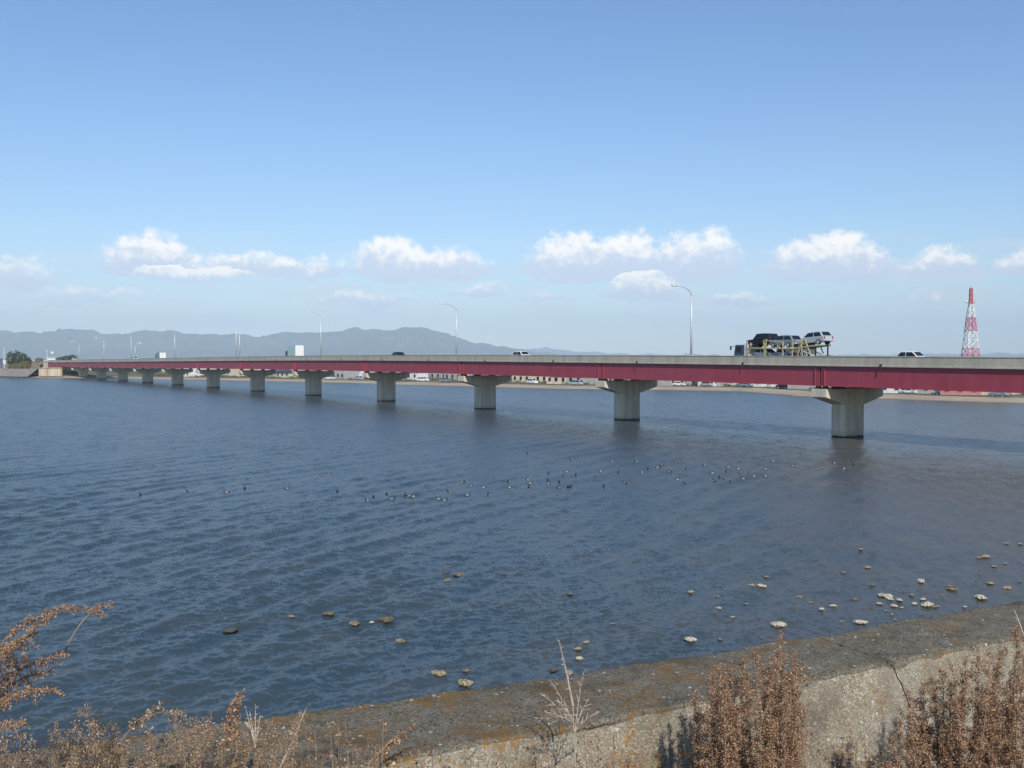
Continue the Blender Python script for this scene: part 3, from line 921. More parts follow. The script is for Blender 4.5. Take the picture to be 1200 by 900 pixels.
def car_transporter():
    lane = 1.8
    p, s = on_bridge(915, lane)
    root = empty('car_transporter', p, BRZ, 'dark cab car transporter truck with pale yellow frame, loaded with cars on two decks', 'truck')
    root.scale = (.87, .95, .95)
    def part(name, m, fn, parent=root, **k):
        mb = MB(); fn(mb); return mb.build(name, m, parent, **k)
    # cab at the front (+x)
    cx = 6.6
    def cabf(mb):
        mb.add([(cx - .95, sy, z) for sy in (-1.2, 1.2) for z in (.45, 2.42)] + [(cx + .95, sy, .45) for sy in (-1.2, 1.2)] + [(cx + .95, sy, 1.3) for sy in (-1.2, 1.2)] + [(cx + .72, sy, 2.42) for sy in (-1.2, 1.2)],
               [(0, 1, 8, 6, 4), (2, 5, 7, 9, 3), (0, 2, 3, 1), (1, 3, 9, 8), (8, 9, 7, 6), (6, 7, 5, 4), (4, 5, 2, 0)])
    cab = part('cab', P_NAVY, cabf, bevel=.06)
    for sd in (1, -1):
        part('side_window', GLASS, lambda mb: mb.add([(cx - .45, sd * 1.215, 1.4), (cx + .8, sd * 1.215, 1.4), (cx + .66, sd * 1.215, 2.22), (cx - .45, sd * 1.215, 2.22)], [(0, 1, 2, 3)]), cab)
        part('mirror', BLACKM, lambda mb: (mb.box((cx + 1.35, sd * 1.42, 2.0), (.12, .22, .5)), mb.beam((cx + .7, sd * 1.2, 2.25), (cx + 1.35, sd * 1.42, 2.2), .05)), cab)
    part('windscreen', GLASS, lambda mb: mb.add([(cx + .965, -1.05, 1.35), (cx + .965, 1.05, 1.35), (cx + .76, .98, 2.28), (cx + .76, -.98, 2.28)], [(0, 1, 2, 3)]), cab)
    part('rear_fairing', P_WHITE, lambda mb: mb.add([(cx - 1.0, sy, z) for sy in (-1.15, 1.15) for z in (.9, 2.75)] + [(cx - 1.75, sy, .9) for sy in (-1.15, 1.15)] + [(cx - 1.45, sy, 2.45) for sy in (-1.15, 1.15)],
                                                       [(0, 1, 6, 4), (2, 5, 7, 3), (0, 2, 3, 1), (1, 3, 7, 6), (6, 7, 5, 4), (4, 5, 2, 0)]))
    part('chassis', BLACKM, lambda mb: mb.box((-.6, 0, .62), (13.6, 1.0, .26)))
    part('lower_deck', BLACKM, lambda mb: [mb.box((-1.0, sd * .78, .50), (11.8, .55, .10)) for sd in (1, -1)])
    part('upper_deck', YELLOW, lambda mb: [mb.sweep([(Vector((5.4, sd * .85, 2.02)), Vector((0, 1, 0))), (Vector((-3.2, sd * .85, 1.90)), Vector((0, 1, 0))), (Vector((-7.5, sd * .85, 2.28)), Vector((0, 1, 0)))],
                                                    [(-.30, -.06), (.30, -.06), (.30, .05), (-.30, .05)]) for sd in (1, -1)])
    posts = [(5.0, 0, 2.9), (4.6, .35, 1.95), (1.95, -.2, 3.0), (1.45, .3, 3.1), (-1.5, 0, 2.75), (-3.25, .15, 2.8), (-4.6, -.35, 2.95), (-4.9, 1.1, 2.95), (-5.3, -1.3, 2.9)]
    for (x, lean, zt) in posts:
        for sd in (1, -1):
            part('frame_post', YELLOW, lambda mb: mb.beam((x + lean, sd * 1.2, .45), (x, sd * 1.2, zt), .12, .12))
    for sd in (1, -1):
        part('frame_rail', YELLOW, lambda mb: (mb.beam((2.0, sd * 1.2, 2.95), (-1.5, sd * 1.2, 2.72), .11), mb.beam((5.2, sd * 1.2, 2.0), (-3.2, sd * 1.2, 1.86), .13), mb.beam((-3.2, sd * 1.2, 1.86), (-7.4, sd * 1.2, 2.22), .13)))
        part('rear_ramp', P_WHITE, lambda mb: mb.beam((-5.0, sd * 1.0, 1.5), (-7.2, sd * 1.0, .7), .3, .08))
        part('rear_post', BLACKM, lambda mb: mb.beam((-7.0, sd * 1.1, .4), (-7.0, sd * 1.1, 2.2), .14))
    part('rear_beam', BLACKM, lambda mb: mb.box((-7.4, 0, .85), (.18, 2.3, .3)))
    for xx in (6.3, 3.9, -3.6, -4.7):
        for sd in (1, -1):
            w_ = part('wheel', DARK, lambda mb: mb.tube([(xx, sd * .8, .48), (xx, sd * 1.18, .48)], .48, 16))
            part('rim', CHROME, lambda mb: mb.tube([(xx, sd * 1.185, .48), (xx, sd * 1.20, .48)], .26, 10), w_)
    def on_truck(x, z): return p + A * x * .87 + Vector((0, 0, z * .95))
    G = 'cars carried by the transporter'
    car('black_suv', 'boxy black off-road car on the upper deck right behind the cab', 'car', P_BLACK, on_truck(3.35, 2.05), BRZ, 3.9, 1.72, 1.72, 'suv', group=G)
    car('silver_wagon', 'grey silver estate car with alloy wheels in the middle of the upper deck', 'car', P_GREYB, on_truck(-.75, 1.98), BRZ, 3.95, 1.68, 1.52, 'hatch', group=G)
    car('silver_hatchback', 'silver hatchback with white rear, tail raised on the last place of the upper deck', 'car', P_SILVER, on_truck(-6.0, 2.22), BRZ, 3.75, 1.7, 1.58, 'hatch', tilt=R(4), group=G)
    car('white_compact', 'small white car tucked low between the two silver cars', 'car', P_WHITE, on_truck(-3.35, 1.0), BRZ, 3.3, 1.55, 1.5, 'hatch', tilt=R(-6), group=G)
    car('white_sedan', 'white saloon on the lower deck under the black off-road car', 'car', P_WHITE, on_truck(3.0, .56), BRZ, 3.8, 1.55, 1.28, 'sedan', group=G)
    car('pale_sedan', 'pale silver saloon on the lower deck under the grey estate car', 'car', P_SILVER, on_truck(-.9, .56), BRZ, 3.4, 1.55, 1.28, 'sedan', group=G)
car_transporter()

# ================================================================== FAR SHORE OBJECTS
def tower():
    D = 700; X = (1137 - 600) / 1200 * D
    root = empty('radio_tower', (X, D, 2.5), R(6), 'tall red and white lattice tower rising behind the bridge', 'tower')
    k = D / 1200
    rm = basic('red_tower_paint', (.56, .13, .13), .5, .1); wm = basic('white_tower_paint', (.80, .80, .80), .5, .05)
    zof = lambda y: EYE + (420 - y) * k - 2.5
    levels = [(0, 5.0), (zof(408), 3.7), (zof(389), 2.8), (zof(372), 2.1), (zof(354.5), .95), (zof(338), .65)]
    for i, ((z0, h0), (z1, h1)) in enumerate(zip(levels[:-1], levels[1:])):
        mb = MB(); n = 2 if i in (1, 2, 3) else 3
        w = .46 if i < 4 else .40
        c = lambda z, q: Vector(((1, 1, -1, -1)[q] * (h0 + (h1 - h0) * (z - z0) / (z1 - z0)), (1, -1, -1, 1)[q] * (h0 + (h1 - h0) * (z - z0) / (z1 - z0)), z))
        for q in range(4):
            mb.beam(c(z0, q), c(z1, q), w)
            for j in range(n):
                za = z0 + (z1 - z0) * j / n; zb = z0 + (z1 - z0) * (j + 1) / n
                mb.beam(c(za, q), c(zb, (q + 1) % 4), .24); mb.beam(c(za, (q + 1) % 4), c(zb, q), .24)
                mb.beam(c(zb, q), c(zb, (q + 1) % 4), .36)
        mb.build('tower_section', (rm, wm)[i % 2], root)
    zp = levels[4][0]
    mb = MB(); mb.box((0, 0, zp), (4.4, 4.4, .35)); mb.build('platform', rm, root)
    mb = MB(); mb.tube([(0, 0, levels[5][0] - 8), (0, 0, levels[5][0] + 1.2)], [.5, .25], 8); mb.build('mast', rm, root)
    mb = MB(); mb.tube([(-2.4, 0, zp + .9), (-3.6, 0, zp + .3)], .5, 8); mb.build('dish_antenna', wm, root)
tower()

HW = {'white': basic('white_house_wall', (.72, .71, .68), .8, .1, 1), 'cream': basic('cream_house_wall', (.62, .54, .40), .8, .1, 1), 'grey': basic('grey_house_wall', (.38, .38, .37), .8, .12, 1),
      'brown': basic('brown_house_wall', (.26, .17, .11), .8, .12, 1), 'pink': basic('faded_pink_wall', (.58, .25, .23), .8, .12, 1), 'pale blue': basic('pale_blue_wall', (.36, .46, .62), .8, .1, 1)}
HR = {'dark': basic('dark_tile_roof', (.045, .045, .05), .7, .2, 1), 'blue': basic('blue_roof', (.07, .13, .30), .5, .15, 1), 'grey': basic('grey_roof', (.24, .24, .24), .7, .15, 1),
      'rust': basic('rust_roof', (.28, .09, .05), .7, .2, 1), 'white': basic('white_sheet_roof', (.74, .74, .73), .5, .06, 1)}
ORD = ['first', 'second', 'third', 'fourth', 'fifth', 'sixth', 'seventh', 'eighth', 'ninth', 'tenth', 'eleventh', 'twelfth']
PIERX = [997, 740, 571, 453, 366, 300, 249, 207, 173, 145, 120]
def shore_point(x, inland):
    """a point so far inland of the shoreline, in the photo's column x"""
    best = None
    for (sx, sy) in SHP:
        q = Vector((sx + IN.x * inland, sy + IN.y * inland, 0))
        e = abs(600 + q.x / q.y * 1200 - x) if q.y > 20 else 1e9
        if best is None or e < best[0]: best = (e, q)
    q = best[1]; z = np.interp(inland, [0, 12.5, 18, 30, 60, 140], [0, .70, .85, 1.0, 1.3, 1.6]); q.z = float(z) - .08
    return q
def where(x):
    for i, p in enumerate(PIERX):
        if x > p: return ('right of the nearest pier' if i == 0 else f'between {ORD[i-1]} and {ORD[i]} nearest piers')
    return 'by the far bridge end'
def house(x, inland, wall, roof, w, d, h, rz, storeys=1, shed=False):
    q = shore_point(x, inland)
    nm = 'shed' if shed else 'house'
    root = empty(nm, q, rz, f'{"low" if shed else "small"} {wall} {nm} with {roof} roof, {where(x)}', nm, 'buildings along the far shore')
    mb = MB(); mb.box((0, 0, h / 2), (w, d, h)); mb.build('wall', HW[wall], root)
    mb = MB(); e = .45; rh = .9 if shed else 1.6
    mb.add([(-w / 2 - e, -d / 2 - e, h + .003), (w / 2 + e, -d / 2 - e, h + .003), (w / 2 + e, d / 2 + e, h + .003), (-w / 2 - e, d / 2 + e, h + .003), (-w / 2 - e, 0, h + rh), (w / 2 + e, 0, h + rh)],
           [(0, 3, 2, 1), (0, 1, 5, 4), (2, 3, 4, 5), (0, 4, 3), (1, 2, 5)])
    mb.build('roof', HR[roof], root)
    n = max(2, int(w / 2.4))
    for k in range(n):
        mb = MB(); mb.box((-w / 2 + (k + .5) * w / n, -d / 2 - .02, 1.45), (.95, .06, 1.15)); wd_ = mb.build('window', GLASS, root)
        mb = MB(); mb.box((-w / 2 + (k + .5) * w / n, -d / 2 - .05, .84), (1.1, .1, .06)); mb.build('sill', HW['grey'], wd_)
    return root
rh = random.Random(11)
combos = [(a, b) for a in HW for b in HR if not (a == 'pink' and b != 'rust')]
spots = []
for x0, x1, n in ((1010, 1200, 6), (752, 955, 9), (584, 700, 8), (468, 540, 6), (378, 428, 5), (310, 352, 4), (258, 290, 3), (214, 240, 3)):
    pool = combos[:]; rh.shuffle(pool)
    pool.sort(key=lambda c: 0 if c[0] in ('white', 'cream', 'grey') and rh.random() < .75 else 1)
    for k in range(n):
        x = x0 + (k + .5 + rh.uniform(-.25, .25)) * (x1 - x0) / n
        wl, rf = pool[k % len(pool)]
        shed = rh.random() < .35
        inl = rh.uniform(20, 30) if (x > 780 and x < 1210) else rh.uniform(24, 46)
        house(x, inl, wl, rf, rh.uniform(7, 12) if not shed else rh.uniform(5, 15), rh.uniform(5, 8), rh.uniform(1.7, 3.0) if shed else rh.uniform(2.8, 5.0), R(rh.choice((-38, -40, -36, 50))), shed=shed)
house(1138, 17.5, 'pink', 'rust', 8.5, 4, 1.5, R(-38), shed=True)
house(1068, 19, 'white', 'white', 14, 5, 1.7, R(-37), shed=True)
# parked cars on the bank, low white boats
cols = [('white', P_WHITE), ('silver', P_SILVER), ('blue grey', P_GREYB), ('black', P_BLACK)]
def simple_parked(x, inland, cname, m, i):
    q = shore_point(x, inland)
    car('parked_car', f'{cname} car parked by the far beach, {where(x)}', 'car', m, q, R(-38 + rh.uniform(-15, 15)) + (math.pi if i % 2 else 0), rh.uniform(3.6, 4.6), 1.7, rh.uniform(1.4, 1.8), rh.choice(('van', 'hatch', 'sedan')), group='cars parked along the far beach')
for gi, (x0, x1, cs) in enumerate(((1015, 1195, (0, 1, 2)), (755, 950, (0, 1, 2, 3)), (590, 705, (0, 1)), (470, 545, (0, 2)), (375, 430, (0, 1)))):
    for j, c in enumerate(cs):
        x = x0 + (j + .5 + rh.uniform(-.3, .3)) * (x1 - x0) / len(cs)
        simple_parked(x, rh.uniform(15.5, 18.5), cols[c][0], cols[c][1], j)

# ------------------------------------------------------------------ leaf clouds
def leaf_cloud(pts, size, rng, nm=3):
    """one small random quad per point (numpy), with a random material slot"""
    n = len(pts)
    a = rng.normal(size=(n, 3)); a /= np.linalg.norm(a, axis=1, keepdims=True)
    b = rng.normal(size=(n, 3)); b -= a * (a * b).sum(1, keepdims=True); b /= np.linalg.norm(b, axis=1, keepdims=True)
    s = size * rng.uniform(.6, 1.4, (n, 1))
    a = a * s; b = b * s * .55
    P = np.asarray(pts)
    v = np.stack([P - a, P + b, P + a, P - b], 1).reshape(-1, 3)
    q = np.arange(4 * n).reshape(n, 4)
    return v, q, rng.integers(0, nm, n)
def leaf_mats(name, cols):
    out = []
    for i, c in enumerate(cols):
        m, T, b = new_mat(f'{name}_{"abcdef"[i]}')
        pos = T.n('ShaderNodeNewGeometry').outputs['Position']
        T.l(T.mix(T.noise(pos, 3, 3), tuple(k * .8 for k in c), tuple(k * 1.15 for k in c)), b.inputs['Base Color'])
        b.inputs['Roughness'].default_value = .8; b.inputs['Specular IOR Level'].default_value = .2
        out.append(m)
    return out
DKGREEN = leaf_mats('evergreen_leaf', [(.035, .06, .025), (.05, .08, .03), (.075, .095, .035)])
OLIVE = leaf_mats('ochre_scrub_leaf', [(.20, .16, .05), (.26, .20, .07), (.16, .15, .05)])
BARK = basic('bark', (.12, .09, .06), .9, .2, 6)
def clump_tree(name, label, cat, loc, lobes, n, size, mats, trunk=None, seed=1):
    rng = np.random.default_rng(seed)
    root = empty(name, loc, 0, label, cat)
    pts = []
    for (cx, cy, cz, rx, ry, rz) in lobes:
        d = rng.normal(size=(n, 3)); d /= np.linalg.norm(d, axis=1, keepdims=True)
        r = rng.uniform(.35, 1.0, (n, 1)) ** .6
        k = np.array([1 + .35 * mnoise.noise(Vector(x * 2.1 + cx)) for x in d])[:, None]
        pts.append(d * r * k * (rx, ry, rz) + (cx, cy, cz))
    pts = np.concatenate(pts); pts = pts[pts[:, 2] > .1]
    v, q, mi = leaf_cloud(pts, size, rng)
    raw_mesh('foliage', v, q, mats, mi, parent=root)
    mb = MB()
    for (cx, cy, cz, rx, ry, rz) in lobes:
        mb.tube([(cx * .3, cy * .3, -.2), (cx * .7, cy * .7, cz * .5), (cx, cy, cz + rz * .4)], [.28, .18, .06], 6)
    mb.build('trunk', BARK, root)
def far_pt(x, y, d):
    return Vector(((x - 600) / 1200 * d, d, EYE - (y - 420) / 1200 * d))
b_ = far_pt(20, 430, 508); b_.z = 3.9
clump_tree('evergreen_tree', 'dense dark green tree on the dike left of the bridge end', 'tree', b_, [(-3, 0, 5, 2.4, 2, 3.6), (0, 0, 5.5, 2.4, 2, 3.6), (3, .5, 4.8, 2.4, 2, 3.2), (5, .5, 3.6, 1.8, 2, 2.2)], 900, .30, DKGREEN, seed=2)
b_ = far_pt(23, 431, 499); b_.z = 3.9
clump_tree('ochre_shrub', 'rounded yellow brown shrub in front of the dark green tree', 'shrub', b_, [(-3.5, 0, .8, 2.4, 1.5, 1.3), (-.5, 0, 1.3, 2.6, 1.5, 1.7), (2.6, 0, 1.9, 2.4, 1.5, 2.0), (4.2, 0, 2.0, 1.6, 1.5, 2.0)], 700, .22, OLIVE, seed=3)
b_ = far_pt(80, 424, 590); b_.z = 6.2
clump_tree('dark_shrub', 'low dark green shrubs behind the far bridge end', 'shrub', b_, [(-5, 0, 2.0, 3.4, 2, 1.6), (-1, 0, 2.6, 3, 2, 1.9), (2.5, 0, 3.0, 2.8, 2, 2.2)], 700, .28, DKGREEN, seed=4)
b_ = far_pt(46, 424, 560); b_.z = 6.6
clump_tree('bank_bush', 'small dull green bush on top of the pale retaining wall', 'shrub', b_, [(0, 0, 1.6, 2.6, 1.5, 1.2)], 500, .24, OLIVE, seed=5)
# small things on the left bank
def left_bank():
    q = far_pt(61, 421, 540)
    q.z = 6.2
    root = empty('kiosk', q, R(10), 'small white flat roofed hut left of the bridge end', 'hut')
    mb = MB(); mb.box((0, 0, 1.5), (4.2, 3, 3.0)); mb.build('wall', HW['white'], root)
    mb = MB(); mb.box((0, 0, 3.1), (4.7, 3.5, .25)); mb.build('roof', HR['white'], root)
    mb = MB(); mb.box((.6, -1.52, 1.5), (1.2, .06, .9)); mb.build('window', GLASS, root)
    q = far_pt(5.5, 426, 505); q.z = 3.9
    root = empty('blue_sign', q, R(-15), 'round topped pale blue sign board at the far left bank', 'sign')
    mb = MB(); mb.tube([(0, 0, 0), (0, 0, 2.4)], .08, 6); mb.build('post', GALV, root)
    mb = MB(); mb.box((0, -.1, 3.3), (1.9, .10, 2.4)); mb.build('sign_board', HW['pale blue'], root, bevel=.04)
    mb = MB(); mb.box((0, -.16, 3.4), (1.2, .02, 1.5)); mb.build('sign_panel', HW['white'], root)
    q = far_pt(-1, 424, 520); q.z = 3.9
    root = empty('white_shop', q, R(8), 'white building at the extreme left edge behind the dike', 'building')
    mb = MB(); mb.box((-3, 0, 2.4), (8, 6, 4.8)); mb.build('wall', HW['white'], root)
    mb = MB(); mb.box((-3, 0, 4.93), (8.5, 6.5, .25)); mb.build('roof', HR['grey'], root)
    for k in range(3):
        mb = MB(); mb.box((-5.6 + k * 2.4, -3.02, 2.4), (1.2, .06, 1.2)); mb.build('window', GLASS, root)
    for x, y0, y1, lab in ((55.5, 411, 420, 'short white pole beside the small white hut'), (5, 409, 424, 'thin white lamp pole above the pale blue sign')):
        d = 530; q = far_pt(x, y1, d); q.z = 4.0 if x < 20 else 6.2
        root = empty('white_pole', q, 0, lab, 'pole')
        h = EYE + (420 - y0) / 1200 * d - q.z
        mb = MB(); mb.tube([(0, 0, 0), (0, 0, h)], [.16, .13], 6); mb.build('pole', HW['white'], root)
        mb = MB(); mb.box((0, 0, h + .15), (.9, .4, .3)); mb.build('lamp_head', HW['white'], root)
    q = far_pt(61.5, 413, 545); h = q.z - 6.2; q.z = 6.2
    root = empty('pole_sign', q, 0, 'white board on a thin post above the small white hut', 'sign')
    mb = MB(); mb.tube([(0, 0, 0), (0, 0, h)], .09, 6); mb.build('post', GALV, root)
    mb = MB(); mb.box((0, -.1, h), (1.5, .1, .9)); mb.build('sign_board', HW['white'], root)
    q = far_pt(35.5, 428, 500); q.z = 4.0
    root = empty('white_post', q, 0, 'stubby white marker post on the dike beside the pale wall', 'post')
    mb = MB(); mb.box((0, 0, .9), (.7, .5, 1.8)); mb.build('post_body', HW['white'], root)
    mb = MB(); mb.box((0, 0, 1.85), (.85, .6, .14)); mb.build('cap', HW['grey'], root)
left_bank()
# scrub and hedge mass along the far bank
def bank_scrub():
    rng = np.random.default_rng(31)
    pts = []
    for x in np.arange(170, 1230, .6):
        inl = rng.uniform(19, 40)
        q = shore_point(x, inl)
        k = int(rng.integers(8, 26))
        r = rng.uniform(.6, 1.7)
        pts.append(rng.normal(size=(k, 3)) * (r, r, r * .32) * .55 + (q.x, q.y, q.z + r * .3))
    v, q, mi = leaf_cloud(np.concatenate(pts), .20, rng)
    o = raw_mesh('bank_scrub', v, q, leaf_mats('bank_scrub', [(.11, .11, .05), (.15, .12, .07), (.07, .085, .035)]), mi)
    tag(o, 'patchy low scrub along the far bank behind the beach', kind='stuff')
bank_scrub()

# ================================================================== DUCKS
def duck_proto(name, label, group):
    mb = MB()
    # body: lofted along x, low in the water, tail up, breast full; neck and head one surface with it
    st = [(-.24, .075, .012, .012), (-.20, .055, .045, .030), (-.10, .045, .085, .065), (.02, .045, .10, .080), (.12, .05, .088, .078), (.17, .085, .055, .06), (.185, .14, .038, .042),
          (.195, .18, .042, .042), (.215, .205, .044, .040), (.245, .200, .036, .032), (.27, .187, .018, .014), (.315, .178, .014, .006)]
    n = 10; v = []
    for (x, z, ry, rz) in st:
        for k in range(n):
            a = 2 * math.pi * k / n; v.append((x, ry * math.cos(a), z + rz * math.sin(a)))
    f = []; mi = []
    for i in range(len(st) - 1):
        for k in range(n):
            f.append((i * n + k, i * n + (k + 1) % n, (i + 1) * n + (k + 1) % n, (i + 1) * n + k))
            flank = 2 <= i <= 3 and k in (0, 9, 4, 5)
            mi.append(1 if flank else 2 if i >= 10 else 0)
    mb.v = v; mb.f = f + [tuple(range(n))[::-1]]; mb.mi = mi + [0]
    o = mb.build(name, [basic('duck_dark_plumage', (.022, .02, .018), .7, .2, 20), basic('duck_white_flank', (.42, .41, .39), .7, .05, 20), basic('duck_bill', (.25, .28, .33), .5, .1)], smooth=True)
    o.scale = (.85, .85, .85)
    return tag(o, label, 'duck', group)
DG = 'ducks floating on the estuary'
flock = [(430, 587), (437.5, 583), (452.5, 580), (459, 585.5), (475, 581), (480, 582), (484, 582.5), (514, 585.5), (521, 587), (526, 577), (542, 566), (551, 570), (567, 572), (595, 565), (597, 572),
         (618.5, 563), (621, 567), (620, 571), (642, 563.5), (643, 567.5), (655, 565.5), (654, 572), (665, 571.5), (668, 571), (670, 538.5), (677, 544), (664, 553.5), (658.5, 558), (643, 555), (675, 557),
         (547.5, 581), (570, 580), (618, 532), (718, 541), (704, 553), (698.5, 559.5), (725, 554.5), (753, 554), (760, 550), (771, 548.5), (776.5, 544.5), (774, 547.5), (786, 553), (804.5, 550), (791.5, 541), (794, 562.5),
         (802.5, 567.5), (825.5, 545.5), (854, 548), (852, 553.5), (838, 564), (848, 562.5), (855, 565.5), (866, 550), (867.5, 557), (872, 561.5), (877.5, 555.5), (897, 550), (898, 558.5), (835, 555), (707.5, 570.5), (668, 571),
         (906, 541), (843, 560), (733, 566.5), (746, 541), (884, 558.5), (978, 543), (985, 546), (990, 549.5), (1001, 545), (998, 541), (930, 546)]
proto = None
rd = random.Random(5)
def add_duck(x, y, label, group=DG):
    global proto
    q = on_level(x, y, 0.0)
    if proto is None: proto = duck_proto('duck', label, group); o = proto
    else:
        o = proto.copy(); COL.objects.link(o); o['label'] = label
    o.location = (q.x, q.y, -.005); o.rotation_euler = (0, 0, rd.uniform(0, 2 * math.pi))
    return o
for (x, y) in flock:
    if x < 500: lab = 'dark duck in the loose string of ducks trailing at the left of the flock'
    elif x < 690: lab = 'dark white flanked duck in the middle cluster of the floating flock'
    elif x < 815: lab = 'dark white flanked duck scattered between the two dense duck clusters'
    elif x < 915: lab = 'dark white flanked duck in the right cluster of the floating flock'
    else: lab = 'duck resting in the bridge shadow near the nearest pier'
    add_duck(x, y, lab)
for x, y, lab in ((19, 608.5, 'lone black and white duck at the far left of the water'), (163, 580.5, 'leftmost of the single ducks strung out left of the flock'), (218.5, 577.5, 'single duck on open water, second in the string left of the flock'),
                  (265, 577.5, 'one of two close ducks on open water, the nearer one'), (286, 573, 'one of two close ducks on open water, the farther one'), (335, 573, 'single duck on open water below the fifth bridge pier'),
                  (395, 577, 'single duck just left of the trailing string of the flock')):
    add_duck(x, y, lab)

# ================================================================== ROCKS in the shallows
def rock_mat(name, lo, hi):
    m, T, b = new_mat(name)
    tc = T.n('ShaderNodeTexCoord').outputs['Object']
    v = T.n('ShaderNodeTexVoronoi'); T.l(tc, v.inputs['Vector']); v.inputs['Scale'].default_value = 14
    sc_ = T.n('ShaderNodeSeparateColor'); T.l(v.outputs['Color'], sc_.inputs[0])
    c = T.mix(T.ss(T.m('ADD', T.m('MULTIPLY', sc_.outputs[0], .5), T.m('MULTIPLY', T.noise(tc, 5, 5), .5)), .3, .62), lo, hi)
    sp = T.n('ShaderNodeSeparateXYZ'); T.l(T.n('ShaderNodeNewGeometry').outputs['Position'], sp.inputs[0])
    c = T.mix(T.m('SUBTRACT', 1, T.ss(sp.outputs[2], .01, .07)), c, (.04, .032, .022))
    T.l(c, b.inputs['Base Color']); b.inputs['Roughness'].default_value = .85
    return m
ROCKM = [rock_mat('pale_oyster_rock', (.30, .26, .18), (.62, .57, .45)), rock_mat('tan_rock', (.17, .13, .08), (.46, .37, .24)), rock_mat('weedy_rock', (.10, .08, .045), (.34, .26, .14))]
import bmesh
def rock_mesh(seed, sharp):
    """an irregular heap: overlapping jagged lumps"""
    bm = bmesh.new(); rr = random.Random(seed)
    n = rr.randint(5, 8)
    for k in range(n):
        r = rr.uniform(.16, .30) if k else .34
        a = rr.uniform(0, 6.28); d = rr.uniform(.12, .36) if k else 0
        c = Vector((d * math.cos(a) * 1.15, d * math.sin(a), rr.uniform(-.05, .06)))
        off = Vector((seed * 7.3 + k * 3.7, seed * 1.9, k * 5.1))
        res = bmesh.ops.create_icosphere(bm, subdivisions=3, radius=1)
        for v in res['verts']:
            q = v.co.normalized()
            m = 1 + .42 * mnoise.noise(q * 1.6 + off) + .34 * mnoise.noise(q * 4.5 + off) * sharp
            v.co = c + Vector((q.x, q.y, q.z * .72)) * r * m
    me = bpy.data.meshes.new('rock'); bm.to_mesh(me); bm.free()
    return me
rock_meshes = {}
def rock(x, y, wpx, tone, label, group=None, squash=1.0, seed=0):
    if x < 760 and wpx > 7: wpx *= .78
    if x >= 760: wpx *= 1.3
    q = on_level(x, y + 1.0, 0.0)
    w = wpx / 1200 * q.y * 1.4
    key = (seed % 7, tone)
    if key not in rock_meshes:
        rock_meshes[key] = rock_mesh(seed % 7 + 1, (1.2, 1, .8)[tone]); rock_meshes[key].materials.append(ROCKM[tone])
    o = bpy.data.objects.new('rock', rock_meshes[key]); COL.objects.link(o)
    o.location = (q.x, q.y, w * (.10 if squash > .5 else -.02) * squash + .02); o.rotation_euler = (0, 0, rd.uniform(0, 6.28)); o.scale = (w, w * .9, w * squash * .8)
    return tag(o, label, 'rock', group)
c8 = [(182, 270, 11, 0), (190, 195, 5, 1), (230, 300, 8, 0), (340, 163, 9, 1), (452, 232, 13, 2), (490, 250, 9, 1), (527, 273, 13, 0), (568, 262, 13, 0), (597, 315, 9, 1), (640, 240, 10, 2),
      (700, 190, 10, 2), (720, 255, 12, 0), (770, 262, 15, 0), (790, 242, 13, 0), (840, 255, 13, 0), (830, 225, 9, 1), (765, 290, 7, 0), (775, 308, 6, 0), (955, 195, 10, 2), (910, 265, 9, 1), (1012, 265, 9, 0), (870, 240, 12, 0), (760, 240, 14, 0), (920, 262, 7, 0), (800, 268, 8, 0), (935, 225, 6, 1),
      (1105, 128, 10, 1), (1055, 98, 9, 1), (1048, 175, 6, 2), (1060, 152, 6, 1), (1145, 118, 8, 1), (1150, 50, 9, 1), (1195, 52, 9, 1), (1195, 180, 8, 2), (185, 375, 9, 1), (328, 370, 7, 1), (660, 70, 9, 1), (600, 148, 8, 1), (680, 132, 12, 1), (275, 255, 8, 1), (745, 278, 6, 0), (672, 268, 4, 0), (612, 262, 4, 0), (180, 230, 8, 1), (980, 196, 6, 2), (905, 190, 5, 1)]
for i, (X, Y, w, t) in enumerate(c8):
    x, y = 780 + X / 2.857, 620 + Y / 2.857
    if 700 <= X <= 940 and 215 <= Y <= 275: lab, g = 'cream oyster crusted lump in the dense patch beside the wall', 'lumps of the dense oyster patch'
    elif X > 940: lab, g = 'small brownish rock in the shallows near the right end of the wall', 'small rocks near the right end of the wall'
    else: lab, g = 'small shell crusted rock scattered in the shallows left of the oyster patch', 'small rocks left of the oyster patch'
    rock(x, y, w / 2.857 * 1.1, t, lab, g, .8, i)
big = [(83, 378, 20, 0, 'pale jagged rock close to the wall, leftmost of the bright rocks', .95), (385, 330, 28, 0, 'largest bright white rock close to the wall edge', .75), (655, 318, 26, 0, 'wide flat cream rock pile touching the wall edge', .6),
       (745, 230, 28, 0, 'widest cream oyster clump at the top of the dense patch', .6), (885, 262, 22, 0, 'tall cream oyster clump at the right of the dense patch', 1.0), (862, 182, 14, 0, 'upright white rock standing alone beyond the oyster patch', 1.5),
       (965, 206, 16, 2, 'dark brown topped rock just right of the upright white rock', .8), (1060, 236, 22, 0, 'pale spiky rock against the wall near its right end', .9), (1095, 187, 14, 1, 'brown flat rock before the right end of the wall', .8), (1155, 203, 15, 1, 'tan round rock nearest the right edge by the wall', 1.0),
       (1080, 95, 16, 1, 'tan rock farthest out near the right edge', .8), (88, 215, 14, 1, 'brown rock farthest left in the group beyond the wall weeds', .8), (295, 193, 12, 1, 'tan rock, the left one of a touching pair', .9), (325, 195, 16, 0, 'pale rock, the right one of a touching pair', .9)]
for i, (X, Y, w, t, lab, sq) in enumerate(big):
    rock(780 + X / 2.857, 620 + Y / 2.857, w / 2.857 * 1.1, t, lab, None, sq, i + 3)
